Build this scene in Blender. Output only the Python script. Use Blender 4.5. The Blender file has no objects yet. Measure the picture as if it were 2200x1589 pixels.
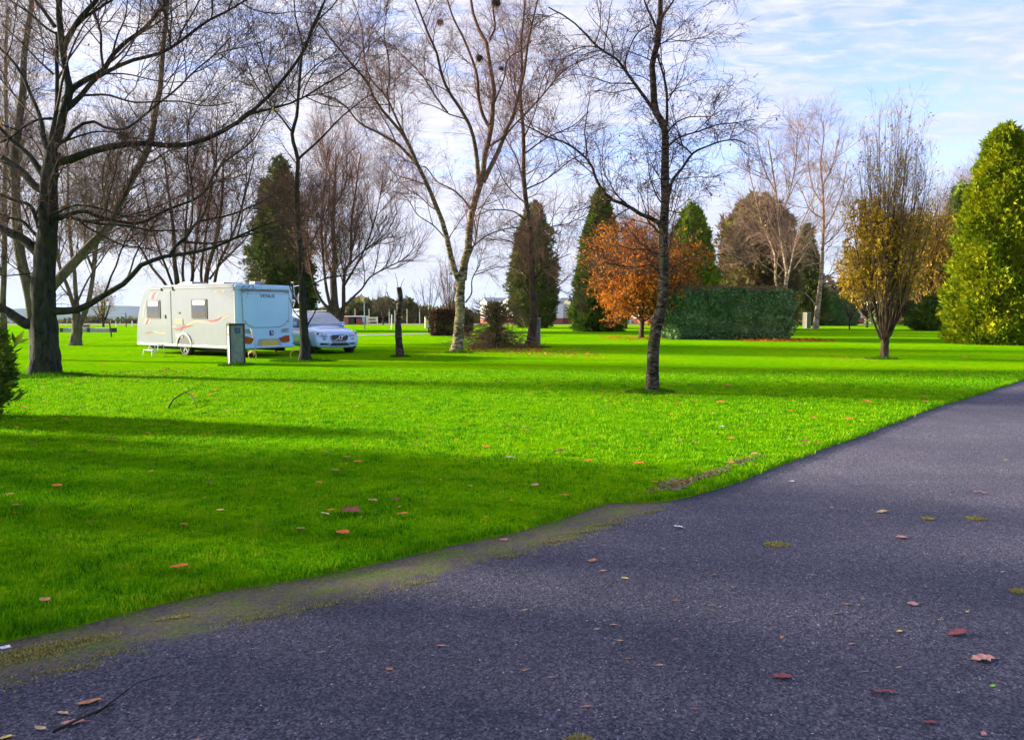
import bpy, bmesh, math, random
import numpy as np
from mathutils import Vector, Matrix
PI = math.pi
random.seed(4)
RG = np.random.default_rng(11)
scene = bpy.context.scene
COL = scene.collection

# ------------------------------------------------------------------ camera
F = 1620.0; CX, CY = 1100.0, 794.5; HOR = 669.0; EYE = 1.6
TH = math.atan((CY - HOR) / F)
cam_d = bpy.data.cameras.new('camera')
cam = bpy.data.objects.new('camera', cam_d); COL.objects.link(cam)
cam.location = (0, 0, EYE)
cam.rotation_euler = (PI / 2 - TH, 0, 0)
cam_d.sensor_width = 36.0
cam_d.lens = 36.0 * F / 2200.0
cam_d.clip_start = 0.1; cam_d.clip_end = 30000
scene.camera = cam

# ------------------------------------------------------------------ light
SUN_EL = math.radians(17.0)
SUN_DIR = Vector((-1.0, 0.24, 0)).normalized()
sun_vec = Vector((SUN_DIR.x * math.cos(SUN_EL), SUN_DIR.y * math.cos(SUN_EL), math.sin(SUN_EL)))
sd = bpy.data.lights.new('sun', 'SUN')
sd.energy = 4.7; sd.angle = math.radians(4.5); sd.color = (1.0, 0.89, 0.71)
sun = bpy.data.objects.new('sun', sd); COL.objects.link(sun)
sun.rotation_euler = sun_vec.to_track_quat('Z', 'Y').to_euler()
sun.location = (-40, 0, 30)
scene.view_settings.view_transform = 'Standard'
scene.view_settings.look = 'None'
scene.view_settings.exposure = 2.0
scene.view_settings.gamma = 1.0
scene.render.engine = 'CYCLES'
scene.cycles.max_bounces = 6
scene.cycles.transparent_max_bounces = 6

w = bpy.data.worlds.new('World'); scene.world = w
w.use_nodes = True
nt = w.node_tree; nt.nodes.clear()
def N(t, **k):
    n = nt.nodes.new(t)
    for a, b in k.items(): setattr(n, a, b)
    return n
def LK(a, b): nt.links.new(a, b)
def MATH(op, a, b=None, c=None):
    n = N('ShaderNodeMath', operation=op)
    for i, v in enumerate((a, b, c)):
        if v is None: continue
        if isinstance(v, (int, float)): n.inputs[i].default_value = v
        else: LK(v, n.inputs[i])
    return n.outputs[0]
out = N('ShaderNodeOutputWorld'); bg = N('ShaderNodeBackground'); LK(bg.outputs[0], out.inputs[0])
sky = N('ShaderNodeTexSky', sky_type='NISHITA'); sky.sun_disc = False
sky.sun_elevation = SUN_EL
sky.sun_rotation = math.atan2(SUN_DIR.x, SUN_DIR.y)
sky.air_density = 1.3; sky.dust_density = 0.6; sky.ozone_density = 1.5
tc = N('ShaderNodeTexCoord'); sep = N('ShaderNodeSeparateXYZ'); LK(tc.outputs['Generated'], sep.inputs[0])
zc = MATH('ADD', MATH('MAXIMUM', sep.outputs[2], 0.0), 0.10)
ux = MATH('DIVIDE', sep.outputs[0], zc); uy = MATH('DIVIDE', sep.outputs[1], zc)
comb = N('ShaderNodeCombineXYZ'); LK(ux, comb.inputs[0]); LK(uy, comb.inputs[1])
mp = N('ShaderNodeMapping'); LK(comb.outputs[0], mp.inputs[0])
mp.inputs['Rotation'].default_value = (0, 0, math.radians(-28)); mp.inputs['Scale'].default_value = (0.55, 1.0, 1)
n1 = N('ShaderNodeTexNoise'); LK(mp.outputs[0], n1.inputs['Vector'])
n1.inputs['Scale'].default_value = 1.3; n1.inputs['Detail'].default_value = 8; n1.inputs['Roughness'].default_value = 0.6; n1.inputs['Distortion'].default_value = 0.4
mp2 = N('ShaderNodeMapping'); LK(comb.outputs[0], mp2.inputs[0])
mp2.inputs['Rotation'].default_value = (0, 0, math.radians(38)); mp2.inputs['Scale'].default_value = (1.5, 3.0, 1)
n2 = N('ShaderNodeTexNoise'); LK(mp2.outputs[0], n2.inputs['Vector'])
n2.inputs['Scale'].default_value = 4.4; n2.inputs['Detail'].default_value = 7; n2.inputs['Roughness'].default_value = 0.6; n2.inputs['Distortion'].default_value = 0.6
sideg = MATH('MULTIPLY', sep.outputs[0], -0.13)          # more cloud towards the sun
cv = MATH('ADD', MATH('ADD', MATH('MULTIPLY', n1.outputs[0], 0.66), MATH('MULTIPLY', n2.outputs[0], 0.54)), sideg)
cr = N('ShaderNodeMapRange'); cr.interpolation_type = 'SMOOTHSTEP'
LK(cv, cr.inputs[0]); cr.inputs[1].default_value = 0.37; cr.inputs[2].default_value = 0.70
ccol = N('ShaderNodeMix', data_type='RGBA')             # cloud colour, brighter towards the sun
cm = N('ShaderNodeMapRange'); LK(sep.outputs[0], cm.inputs[0])
cm.inputs[1].default_value = 0.55; cm.inputs[2].default_value = -0.35
LK(cm.outputs[0], ccol.inputs[0])
ccol.inputs[6].default_value = (0.275, 0.292, 0.385, 1); ccol.inputs[7].default_value = (0.365, 0.355, 0.392, 1)
# grey undersides
und = N('ShaderNodeMapRange'); LK(n2.outputs[0], und.inputs[0])
und.inputs[1].default_value = 0.3; und.inputs[2].default_value = 0.7; und.inputs[3].default_value = 0.84; und.inputs[4].default_value = 1.12
cmul = N('ShaderNodeVectorMath', operation='SCALE'); LK(ccol.outputs[2], cmul.inputs[0]); LK(und.outputs[0], cmul.inputs['Scale'])
skm = N('ShaderNodeVectorMath', operation='MULTIPLY'); LK(sky.outputs[0], skm.inputs[0])
skm.inputs[1].default_value = (0.098, 0.100, 0.165)
# pale band near the horizon
hz = N('ShaderNodeMapRange'); LK(sep.outputs[2], hz.inputs[0])
hz.inputs[1].default_value = 0.0; hz.inputs[2].default_value = 0.22; hz.inputs[3].default_value = 0.75; hz.inputs[4].default_value = 0.0
skh = N('ShaderNodeMix', data_type='RGBA'); LK(hz.outputs[0], skh.inputs[0]); LK(skm.outputs[0], skh.inputs[6])
skh.inputs[7].default_value = (0.29, 0.345, 0.44, 1)
fin = N('ShaderNodeMix', data_type='RGBA'); LK(cr.outputs[0], fin.inputs[0]); LK(skh.outputs[2], fin.inputs[6]); LK(cmul.outputs[0], fin.inputs[7])
lowb = N('ShaderNodeMapRange'); LK(sep.outputs[2], lowb.inputs[0])
for i, v in ((1, 0.0), (2, 0.13), (3, 0.62), (4, 0.0)): lowb.inputs[i].default_value = v
fin2 = N('ShaderNodeMix', data_type='RGBA'); LK(lowb.outputs[0], fin2.inputs[0]); LK(fin.outputs[2], fin2.inputs[6]); fin2.inputs[7].default_value = (0.250, 0.285, 0.345, 1)
LK(fin2.outputs[2], bg.inputs[0])
def SM(src, a, b, k):                                  # sun glare, with unseen sky overhead and behind raised as added fill light
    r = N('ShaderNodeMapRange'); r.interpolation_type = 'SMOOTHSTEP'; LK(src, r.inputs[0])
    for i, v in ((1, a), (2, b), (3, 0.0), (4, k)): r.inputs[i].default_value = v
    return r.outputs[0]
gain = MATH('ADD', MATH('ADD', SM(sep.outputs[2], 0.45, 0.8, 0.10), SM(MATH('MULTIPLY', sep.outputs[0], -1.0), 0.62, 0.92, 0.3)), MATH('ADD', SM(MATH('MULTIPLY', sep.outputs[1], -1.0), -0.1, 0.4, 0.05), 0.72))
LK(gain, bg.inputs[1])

# ------------------------------------------------------------------ helpers
def P(px, py, Y):
    """point at forward distance Y along the sight line of a photo pixel"""
    px = np.asarray(px, float); py = np.asarray(py, float)
    a = (px - CX) / F; b = (CY - py) / F
    dy = math.cos(TH) + b * math.sin(TH); dz = -math.sin(TH) + b * math.cos(TH)
    t = Y / dy
    return np.stack([a * t, np.ones_like(a) * Y, EYE + dz * t], -1)
def G(px, py, z=0.0):
    """ground point of a photo pixel"""
    a = (px - CX) / F; b = (CY - py) / F
    dy = math.cos(TH) + b * math.sin(TH); dz = -math.sin(TH) + b * math.cos(TH)
    t = (z - EYE) / dz
    return (a * t, dy * t, z)
def XA(px, Y): return (px - CX) / F * Y / math.cos(TH)

def put(o, name=None, parent=None, label=None, cat=None, group=None, kind=None):
    if name: o.name = name
    if parent is not None: o.parent = parent
    if label: o['label'] = label
    if cat: o['category'] = cat
    if group: o['group'] = group
    if kind: o['kind'] = kind
    return o
def thing(name, loc, label, cat, rz=0.0, group=None):
    o = bpy.data.objects.new(name, None); COL.objects.link(o)
    o.location = loc; o.rotation_euler = (0, 0, rz); o.empty_display_size = 0.2
    return put(o, None, None, label, cat, group)
def npmesh(name, V, FC, m, parent=None, smooth=True, loc=None):
    """V (n,3); FC list of int arrays (k,3) or (k,4)"""
    me = bpy.data.meshes.new(name)
    V = np.ascontiguousarray(V, dtype=np.float32)
    if not isinstance(FC, (list, tuple)): FC = [FC]
    FC = [f for f in FC if len(f)]
    me.vertices.add(len(V)); me.vertices.foreach_set('co', V.ravel())
    idx = np.concatenate([f.ravel() for f in FC]).astype(np.int32)
    tot = np.concatenate([np.full(len(f), f.shape[1]) for f in FC]).astype(np.int32)
    st = np.concatenate([[0], np.cumsum(tot)[:-1]]).astype(np.int32)
    me.loops.add(len(idx)); me.loops.foreach_set('vertex_index', idx)
    me.polygons.add(len(tot)); me.polygons.foreach_set('loop_start', st); me.polygons.foreach_set('loop_total', tot)
    if smooth: me.polygons.foreach_set('use_smooth', np.ones(len(tot), dtype=bool))
    me.update(calc_edges=True)
    me.materials.append(m)
    o = bpy.data.objects.new(name, me); COL.objects.link(o)
    if parent is not None: o.parent = parent
    if loc is not None: o.location = loc
    return o
def bmobj(name, bm, m, parent=None, smooth=False, bevel=0, sub=0):
    bmesh.ops.recalc_face_normals(bm, faces=bm.faces)
    me = bpy.data.meshes.new(name); bm.to_mesh(me); bm.free()
    if m: me.materials.append(m)
    for p in me.polygons: p.use_smooth = smooth
    o = bpy.data.objects.new(name, me); COL.objects.link(o)
    if parent is not None: o.parent = parent
    if bevel:
        b = o.modifiers.new('bevel', 'BEVEL'); b.width = bevel; b.segments = 2; b.limit_method = 'ANGLE'
    if sub:
        s = o.modifiers.new('sub', 'SUBSURF'); s.levels = sub; s.render_levels = sub
    return o
def box(bm, x0, x1, y0, y1, z0, z1, M=None):
    vs = [bm.verts.new((x, y, z)) for z in (z0, z1) for y in (y0, y1) for x in (x0, x1)]
    for f in ((0, 2, 3, 1), (4, 5, 7, 6), (0, 1, 5, 4), (2, 6, 7, 3), (0, 4, 6, 2), (1, 3, 7, 5)):
        bm.faces.new([vs[i] for i in f])
    if M is not None: bmesh.ops.transform(bm, matrix=M, verts=vs)
    return vs
def cyl(bm, p0, p1, r0, r1=None, n=12):
    p0 = Vector(p0); p1 = Vector(p1); r1 = r0 if r1 is None else r1
    d = p1 - p0; q = d.to_track_quat('Z', 'Y').to_matrix()
    a = []; b = []
    for i in range(n):
        an = 2 * PI * i / n; v = q @ Vector((math.cos(an), math.sin(an), 0))
        a.append(bm.verts.new(p0 + v * r0)); b.append(bm.verts.new(p1 + v * r1))
    for i in range(n): bm.faces.new((a[i], a[(i + 1) % n], b[(i + 1) % n], b[i]))
    bm.faces.new(a[::-1]); bm.faces.new(b)
def tubepath(bm, pts, r, n=8):
    pts = [Vector(p) for p in pts]; rings = []
    for i, p in enumerate(pts):
        t = (pts[min(i + 1, len(pts) - 1)] - pts[max(i - 1, 0)]).normalized()
        q = t.to_track_quat('Z', 'Y').to_matrix(); rr = r[i] if hasattr(r, '__len__') else r
        rings.append([bm.verts.new(p + q @ Vector((math.cos(2 * PI * k / n) * rr, math.sin(2 * PI * k / n) * rr, 0))) for k in range(n)])
    for a, b in zip(rings, rings[1:]):
        for k in range(n): bm.faces.new((a[k], a[(k + 1) % n], b[(k + 1) % n], b[k]))
    bm.faces.new(rings[0][::-1]); bm.faces.new(rings[-1])
def lathe(bm, prof, n=24, M=None):
    """prof: (r, z) pairs round the z axis, closed at r=0 ends"""
    rings = []; allv = []
    for r, z in prof:
        if r < 1e-6: rings.append([bm.verts.new((0, 0, z))])
        else: rings.append([bm.verts.new((r * math.cos(2 * PI * k / n), r * math.sin(2 * PI * k / n), z)) for k in range(n)])
        allv += rings[-1]
    for a, b in zip(rings, rings[1:]):
        for k in range(n):
            k2 = (k + 1) % n
            f = [a[k % len(a)], a[k2 % len(a)], b[k2 % len(b)], b[k % len(b)]]
            f = list(dict.fromkeys(f))
            if len(f) > 2: bm.faces.new(f)
    if M is not None: bmesh.ops.transform(bm, matrix=M, verts=allv)
def plate(bm, poly, fn, t=0.006):
    """prism of a 2-D outline carried on a surface fn(u, v, off)"""
    a = [bm.verts.new(fn(u, v, t)) for u, v in poly]; b = [bm.verts.new(fn(u, v, -0.004)) for u, v in poly]
    n = len(poly)
    f = bm.faces.new(a); bm.faces.new(b[::-1])
    for i in range(n): bm.faces.new((a[i], b[i], b[(i + 1) % n], a[(i + 1) % n]))
def rrect(x0, x1, z0, z1, r, n=4):
    pts = []
    for cx, cz, a0 in ((x1 - r, z1 - r, 0), (x0 + r, z1 - r, 90), (x0 + r, z0 + r, 180), (x1 - r, z0 + r, 270)):
        for k in range(n + 1):
            a = math.radians(a0 + 90 * k / n); pts.append((cx + r * math.cos(a), cz + r * math.sin(a)))
    return pts

# ------------------------------------------------------------------ materials
def newmat(name):
    m = bpy.data.materials.new(name); m.use_nodes = True
    t = m.node_tree; b = t.nodes['Principled BSDF']
    return m, t, b
def ramp(t, src, stops):
    r = t.nodes.new('ShaderNodeValToRGB'); t.links.new(src, r.inputs[0])
    e = r.color_ramp.elements
    while len(e) < len(stops): e.new(0.5)
    for i, (p, c) in enumerate(stops): e[i].position = p; e[i].color = (*c, 1)
    return r
def plain(name, c, rough=0.5, metal=0.0, var=0.08, vs=6.0, coat=0.0, spec=0.5, bump=0.0):
    m, t, b = newmat(name)
    tcn = t.nodes.new('ShaderNodeTexCoord'); n = t.nodes.new('ShaderNodeTexNoise')
    n.inputs['Scale'].default_value = vs; n.inputs['Detail'].default_value = 5
    t.links.new(tcn.outputs['Object'], n.inputs[0])
    lo = tuple(v * (1 - var) for v in c); hi = tuple(min(1, v * (1 + var)) for v in c)
    r = ramp(t, n.outputs[0], [(0.3, lo), (0.7, hi)])
    t.links.new(r.outputs[0], b.inputs['Base Color'])
    b.inputs['Roughness'].default_value = rough; b.inputs['Metallic'].default_value = metal
    b.inputs['Coat Weight'].default_value = coat; b.inputs['Specular IOR Level'].default_value = spec
    if bump:
        bp = t.nodes.new('ShaderNodeBump'); bp.inputs['Strength'].default_value = bump; bp.inputs['Distance'].default_value = 0.02
        t.links.new(n.outputs[0], bp.inputs['Height']); t.links.new(bp.outputs[0], b.inputs['Normal'])
    return m
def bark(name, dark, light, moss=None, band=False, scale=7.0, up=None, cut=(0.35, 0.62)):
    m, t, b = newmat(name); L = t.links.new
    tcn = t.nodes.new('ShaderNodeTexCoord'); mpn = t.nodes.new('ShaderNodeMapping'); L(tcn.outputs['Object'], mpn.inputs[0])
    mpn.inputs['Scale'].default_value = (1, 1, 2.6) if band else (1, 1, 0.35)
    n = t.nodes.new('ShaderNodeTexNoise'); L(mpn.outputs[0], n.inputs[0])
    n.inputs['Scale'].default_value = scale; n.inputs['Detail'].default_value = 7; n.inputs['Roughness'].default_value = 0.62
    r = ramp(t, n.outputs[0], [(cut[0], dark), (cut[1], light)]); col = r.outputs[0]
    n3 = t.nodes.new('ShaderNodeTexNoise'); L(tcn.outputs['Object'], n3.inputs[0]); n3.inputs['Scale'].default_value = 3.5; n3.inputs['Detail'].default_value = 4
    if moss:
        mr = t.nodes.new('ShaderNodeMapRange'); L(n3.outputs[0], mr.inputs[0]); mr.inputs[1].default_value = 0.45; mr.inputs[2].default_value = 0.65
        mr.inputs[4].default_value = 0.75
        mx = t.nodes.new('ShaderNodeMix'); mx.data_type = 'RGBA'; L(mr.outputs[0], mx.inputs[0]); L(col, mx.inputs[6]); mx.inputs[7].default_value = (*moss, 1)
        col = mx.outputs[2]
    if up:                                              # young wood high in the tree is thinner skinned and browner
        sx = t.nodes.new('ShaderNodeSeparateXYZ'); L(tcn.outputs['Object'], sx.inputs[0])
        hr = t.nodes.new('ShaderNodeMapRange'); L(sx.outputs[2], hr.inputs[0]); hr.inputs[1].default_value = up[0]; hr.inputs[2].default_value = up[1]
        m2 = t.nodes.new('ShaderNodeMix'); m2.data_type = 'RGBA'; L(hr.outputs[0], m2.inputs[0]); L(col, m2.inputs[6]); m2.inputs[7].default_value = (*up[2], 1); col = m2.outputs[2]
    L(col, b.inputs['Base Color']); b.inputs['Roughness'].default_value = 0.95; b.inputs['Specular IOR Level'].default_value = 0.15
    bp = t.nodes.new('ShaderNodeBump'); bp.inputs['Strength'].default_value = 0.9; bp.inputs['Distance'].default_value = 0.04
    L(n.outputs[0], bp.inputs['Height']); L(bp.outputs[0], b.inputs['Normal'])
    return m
def leafy(name, cols, trans=0.25, rough=0.75, patch=0.35, pscale=0.6, spec=0.06):
    """foliage: each leaf or spray has its own hue, broad patches shift it"""
    m, t, b = newmat(name); L = t.links.new
    g = t.nodes.new('ShaderNodeNewGeometry'); tcn = t.nodes.new('ShaderNodeTexCoord')
    n = t.nodes.new('ShaderNodeTexNoise'); L(tcn.outputs['Object'], n.inputs[0]); n.inputs['Scale'].default_value = pscale; n.inputs['Detail'].default_value = 3
    mr = t.nodes.new('ShaderNodeMapRange'); L(n.outputs[0], mr.inputs[0]); mr.inputs[1].default_value = 0.3; mr.inputs[2].default_value = 0.7
    mx = t.nodes.new('ShaderNodeMix'); mx.inputs[0].default_value = patch
    L(g.outputs['Random Per Island'], mx.inputs[2]); L(mr.outputs[0], mx.inputs[3])
    k = len(cols)
    r = ramp(t, mx.outputs[0], [((i + 0.5) / k if k > 1 else 0.5, c) for i, c in enumerate(cols)])
    L(r.outputs[0], b.inputs['Base Color']); b.inputs['Roughness'].default_value = rough; b.inputs['Specular IOR Level'].default_value = spec
    if trans:
        tr = t.nodes.new('ShaderNodeBsdfTranslucent'); L(r.outputs[0], tr.inputs[0])
        ms = t.nodes.new('ShaderNodeMixShader'); ms.inputs[0].default_value = trans
        o = t.nodes['Material Output']; L(b.outputs[0], ms.inputs[1]); L(tr.outputs[0], ms.inputs[2]); L(ms.outputs[0], o.inputs[0])
    return m

M = {}
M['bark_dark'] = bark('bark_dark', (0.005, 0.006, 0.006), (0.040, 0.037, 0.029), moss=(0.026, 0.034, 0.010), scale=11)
M['bark_grey'] = bark('bark_grey', (0.035, 0.030, 0.022), (0.125, 0.105, 0.072), moss=(0.080, 0.078, 0.025), scale=6)
M['bark_brown'] = bark('bark_brown', (0.020, 0.012, 0.009), (0.085, 0.055, 0.036), scale=8)
M['bark_birch'] = bark('bark_birch', (0.030, 0.022, 0.016), (0.34, 0.29, 0.17), moss=(0.15, 0.13, 0.035), band=True, scale=4.5, cut=(0.44, 0.60), up=(3.5, 9.5, (0.095, 0.052, 0.032)))
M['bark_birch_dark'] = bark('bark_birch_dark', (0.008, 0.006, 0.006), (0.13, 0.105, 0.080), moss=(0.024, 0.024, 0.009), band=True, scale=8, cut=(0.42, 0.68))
M['bark_white'] = bark('bark_white', (0.09, 0.06, 0.04), (0.42, 0.33, 0.22), band=True, scale=3, cut=(0.40, 0.55), up=(5, 14, (0.20, 0.12, 0.08)))
M['twig_dark'] = plain('twig_dark', (0.052, 0.026, 0.022), 0.8, var=0.3, spec=0.2)
M['twig_red'] = plain('twig_red', (0.135, 0.062, 0.045), 0.8, var=0.3, spec=0.2)
M['twig_brown'] = plain('twig_brown', (0.10, 0.062, 0.042), 0.8, var=0.3, spec=0.2)
M['twig_pale'] = plain('twig_pale', (0.23, 0.145, 0.105), 0.8, var=0.25, spec=0.2)
M['twig_gold'] = plain('twig_gold', (0.19, 0.125, 0.055), 0.8, var=0.25, spec=0.2)
M['nest'] = plain('nest', (0.05, 0.035, 0.02), 0.95, var=0.5, spec=0.1)
M['lf_rust'] = leafy('lf_rust', [(0.20, 0.035, 0.012), (0.30, 0.07, 0.02), (0.30, 0.13, 0.03)])
M['lf_orange'] = leafy('lf_orange', [(0.22, 0.050, 0.006), (0.46, 0.120, 0.008), (0.58, 0.20, 0.012), (0.46, 0.25, 0.030)], 0.35)
M['lf_bronze'] = leafy('lf_bronze', [(0.20, 0.115, 0.010), (0.36, 0.22, 0.015), (0.50, 0.36, 0.03)], 0.3)
M['cf_gold'] = leafy('cf_gold', [(0.035, 0.080, 0.003), (0.11, 0.165, 0.003), (0.22, 0.255, 0.004), (0.33, 0.31, 0.005)], 0.2, patch=0.45, pscale=0.9)
M['cf_green'] = leafy('cf_green', [(0.030, 0.070, 0.010), (0.075, 0.130, 0.012), (0.17, 0.21, 0.018)], 0.2, patch=0.45)
M['cf_lime'] = leafy('cf_lime', [(0.06, 0.13, 0.01), (0.13, 0.23, 0.012), (0.28, 0.30, 0.02)], 0.2)
M['cf_dark'] = leafy('cf_dark', [(0.040, 0.065, 0.016), (0.080, 0.105, 0.024), (0.15, 0.155, 0.045)], 0.15)
M['cf_olive'] = leafy('cf_olive', [(0.060, 0.072, 0.022), (0.105, 0.115, 0.035), (0.17, 0.165, 0.055)], 0.15)
M['cf_brown'] = leafy('cf_brown', [(0.13, 0.095, 0.045), (0.20, 0.135, 0.07), (0.17, 0.18, 0.04)], 0.15, patch=0.6)
M['hedge'] = leafy('hedge', [(0.034, 0.100, 0.044), (0.090, 0.195, 0.080), (0.26, 0.34, 0.13)], 0.1, rough=0.4)
M['hedge_red'] = leafy('hedge_red', [(0.04, 0.018, 0.02), (0.075, 0.03, 0.03), (0.12, 0.11, 0.03)], 0.15)
M['grass_blade'] = leafy('grass_blade', [(0.024, 0.130, 0.004), (0.075, 0.265, 0.003), (0.155, 0.370, 0.003), (0.30, 0.40, 0.012)], 0.35, rough=0.8, patch=0.55, pscale=4.5, spec=0.03)
M['tuft'] = leafy('tuft', [(0.022, 0.085, 0.003), (0.07, 0.19, 0.004)], 0.3, rough=0.9, spec=0.02)
M['moss_blade'] = leafy('moss_blade', [(0.16, 0.17, 0.03), (0.30, 0.27, 0.07), (0.42, 0.34, 0.12)], 0.2)

# ------------------------------------------------------------------ ground
def lawn_mat(name, far=False):
    m, t, b = newmat(name); L = t.links.new
    tcn = t.nodes.new('ShaderNodeTexCoord')
    def noise(s, d=5, r=0.6):
        n = t.nodes.new('ShaderNodeTexNoise'); L(tcn.outputs['Object'], n.inputs[0])
        n.inputs['Scale'].default_value = s; n.inputs['Detail'].default_value = d; n.inputs['Roughness'].default_value = r
        return n.outputs[0]
    big = noise(0.22, 4); mid = noise(5.5, 7, 0.72); fine = noise(30, 4, 0.7)
    r1 = ramp(t, big, [(0.36, (0.120, 0.370, 0.0012)), (0.64, (0.205, 0.420, 0.0012))])
    r2 = ramp(t, mid, [(0.30, (0.50, 0.62, 0.9)), (0.50, (1, 1, 1)), (0.70, (1.35, 1.18, 1.0))])
    r3 = ramp(t, fine, [(0.30, (0.52, 0.60, 0.5)), (0.55, (1.0, 1.0, 1.0)), (0.75, (1.35, 1.25, 1.2))])
    def mul(a, c):
        x = t.nodes.new('ShaderNodeMix'); x.data_type = 'RGBA'; x.blend_type = 'MULTIPLY'; x.inputs[0].default_value = 1
        L(a, x.inputs[6]); L(c, x.inputs[7]); return x.outputs[2]
    col = mul(mul(r1.outputs[0], r2.outputs[0]), r3.outputs[0])
    L(col, b.inputs['Base Color']); b.inputs['Roughness'].default_value = 1.0; b.inputs['Specular IOR Level'].default_value = 0.0
    ad = t.nodes.new('ShaderNodeMath'); ad.operation = 'ADD'; L(fine, ad.inputs[0]); L(mid, ad.inputs[1])
    bp = t.nodes.new('ShaderNodeBump'); bp.inputs['Strength'].default_value = 1.0; bp.inputs['Distance'].default_value = 0.09
    L(ad.outputs[0], bp.inputs['Height']); L(bp.outputs[0], b.inputs['Normal'])
    return m
M['lawn'] = lawn_mat('lawn')
M['field'] = plain('field', (0.17, 0.14, 0.07), 0.95, var=0.35, vs=0.02, spec=0.1)
M['hill'] = plain('hill', (0.06, 0.08, 0.05), 1.0, var=0.4, vs=0.004, spec=0)
M['sea'] = plain('sea', (0.06, 0.10, 0.16), 0.6, var=0.1, vs=0.01)

def asphalt(verge=False):
    m, t, b = newmat('verge' if verge else 'asphalt'); L = t.links.new
    tcn = t.nodes.new('ShaderNodeTexCoord')
    def noise(s, d=6, r=0.65):
        n = t.nodes.new('ShaderNodeTexNoise'); L(tcn.outputs['Object'], n.inputs[0]); n.inputs['Scale'].default_value = s; n.inputs['Detail'].default_value = d; n.inputs['Roughness'].default_value = r
        return n.outputs[0]
    def mul(a, c):
        x = t.nodes.new('ShaderNodeMix'); x.data_type = 'RGBA'; x.blend_type = 'MULTIPLY'; x.inputs[0].default_value = 1
        L(a, x.inputs[6]); L(c, x.inputs[7]); return x.outputs[2]
    def mix(f, a, c):
        x = t.nodes.new('ShaderNodeMix'); x.data_type = 'RGBA'; L(f, x.inputs[0]); L(a, x.inputs[6]); L(c, x.inputs[7]); return x.outputs[2]
    vo = t.nodes.new('ShaderNodeTexVoronoi'); L(tcn.outputs['Object'], vo.inputs[0]); vo.inputs['Scale'].default_value = 105
    big = noise(0.9, 7, 0.6); nf = noise(62, 4)
    # long worn bands that follow the wheels
    mpn = t.nodes.new('ShaderNodeMapping'); L(tcn.outputs['Object'], mpn.inputs[0]); mpn.inputs['Rotation'].default_value = (0, 0, math.radians(-42)); mpn.inputs['Scale'].default_value = (0.12, 0.9, 1)
    nb = t.nodes.new('ShaderNodeTexNoise'); L(mpn.outputs[0], nb.inputs[0]); nb.inputs['Scale'].default_value = 1.1; nb.inputs['Detail'].default_value = 5
    r1 = ramp(t, vo.outputs['Color'], [(0.10, (0.022, 0.022, 0.038)), (0.50, (0.070, 0.066, 0.092)), (0.90, (0.150, 0.141, 0.168)), (0.985, (0.42, 0.40, 0.41))])
    r2 = ramp(t, big, [(0.30, (0.74, 0.75, 0.80)), (0.52, (1, 1, 1)), (0.70, (1.26, 1.20, 1.16))])
    r3 = ramp(t, nf, [(0.36, (0.48, 0.51, 0.62)), (0.64, (1.34, 1.29, 1.24))])
    r4 = ramp(t, nb.outputs[0], [(0.36, (0.82, 0.82, 0.88)), (0.60, (1.12, 1.11, 1.08))])
    col = mul(mul(mul(r1.outputs[0], r2.outputs[0]), r3.outputs[0]), r4.outputs[0])
    if verge:
        a = noise(5.0, 8); f = noise(48, 5)
        rv = ramp(t, a, [(0.34, (0.085, 0.078, 0.078)), (0.45, (0.125, 0.105, 0.068)), (0.54, (0.115, 0.125, 0.040)), (0.64, (0.10, 0.155, 0.018))])
        rg_ = ramp(t, f, [(0.3, (0.5, 0.5, 0.5)), (0.7, (1.45, 1.4, 1.35))])
        vc = mul(rv.outputs[0], rg_.outputs[0])
        at = t.nodes.new('ShaderNodeAttribute'); at.attribute_name = 'edge'
        n5 = noise(7.5, 8, 0.7)
        ad = t.nodes.new('ShaderNodeMath'); ad.operation = 'ADD'; L(at.outputs['Fac'], ad.inputs[0]); L(n5, ad.inputs[1])
        mr = t.nodes.new('ShaderNodeMapRange'); L(ad.outputs[0], mr.inputs[0]); mr.inputs[1].default_value = 0.86; mr.inputs[2].default_value = 1.10
        col = mix(mr.outputs[0], col, vc)
    L(col, b.inputs['Base Color']); b.inputs['Roughness'].default_value = 0.8; b.inputs['Specular IOR Level'].default_value = 0.3
    ad = t.nodes.new('ShaderNodeMath'); ad.operation = 'ADD'; L(vo.outputs[0], ad.inputs[0]); L(nf, ad.inputs[1])
    bp = t.nodes.new('ShaderNodeBump'); bp.inputs['Strength'].default_value = 1.0; bp.inputs['Distance'].default_value = 0.010
    L(ad.outputs[0], bp.inputs['Height']); L(bp.outputs[0], b.inputs['Normal'])
    return m
M['asphalt'] = asphalt(); M['verge'] = asphalt(True)
def sheet(name, pts, z, m):
    bm = bmesh.new(); f = bm.faces.new([bm.verts.new((x, y, z)) for x, y in pts])
    bmesh.ops.triangulate(bm, faces=[f])
    o = bmobj(name, bm, m)
    return put(o, kind='structure')
def terrain():
    ys = [-600, 60, 104, 115, 150, 240, 600, 2000, 9000]; zs = [-.05, -.05, -.05, -.25, -1.3, -4.4, -15, -55, -62]
    V = np.array([(x, y, z) for y, z in zip(ys, zs) for x in (-9000, 9000)]); q = np.array([(2 * i, 2 * i + 1, 2 * i + 3, 2 * i + 2) for i in range(len(ys) - 1)])
    put(npmesh('ground', V, q, M['field'], smooth=False), kind='structure')
terrain()

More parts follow.
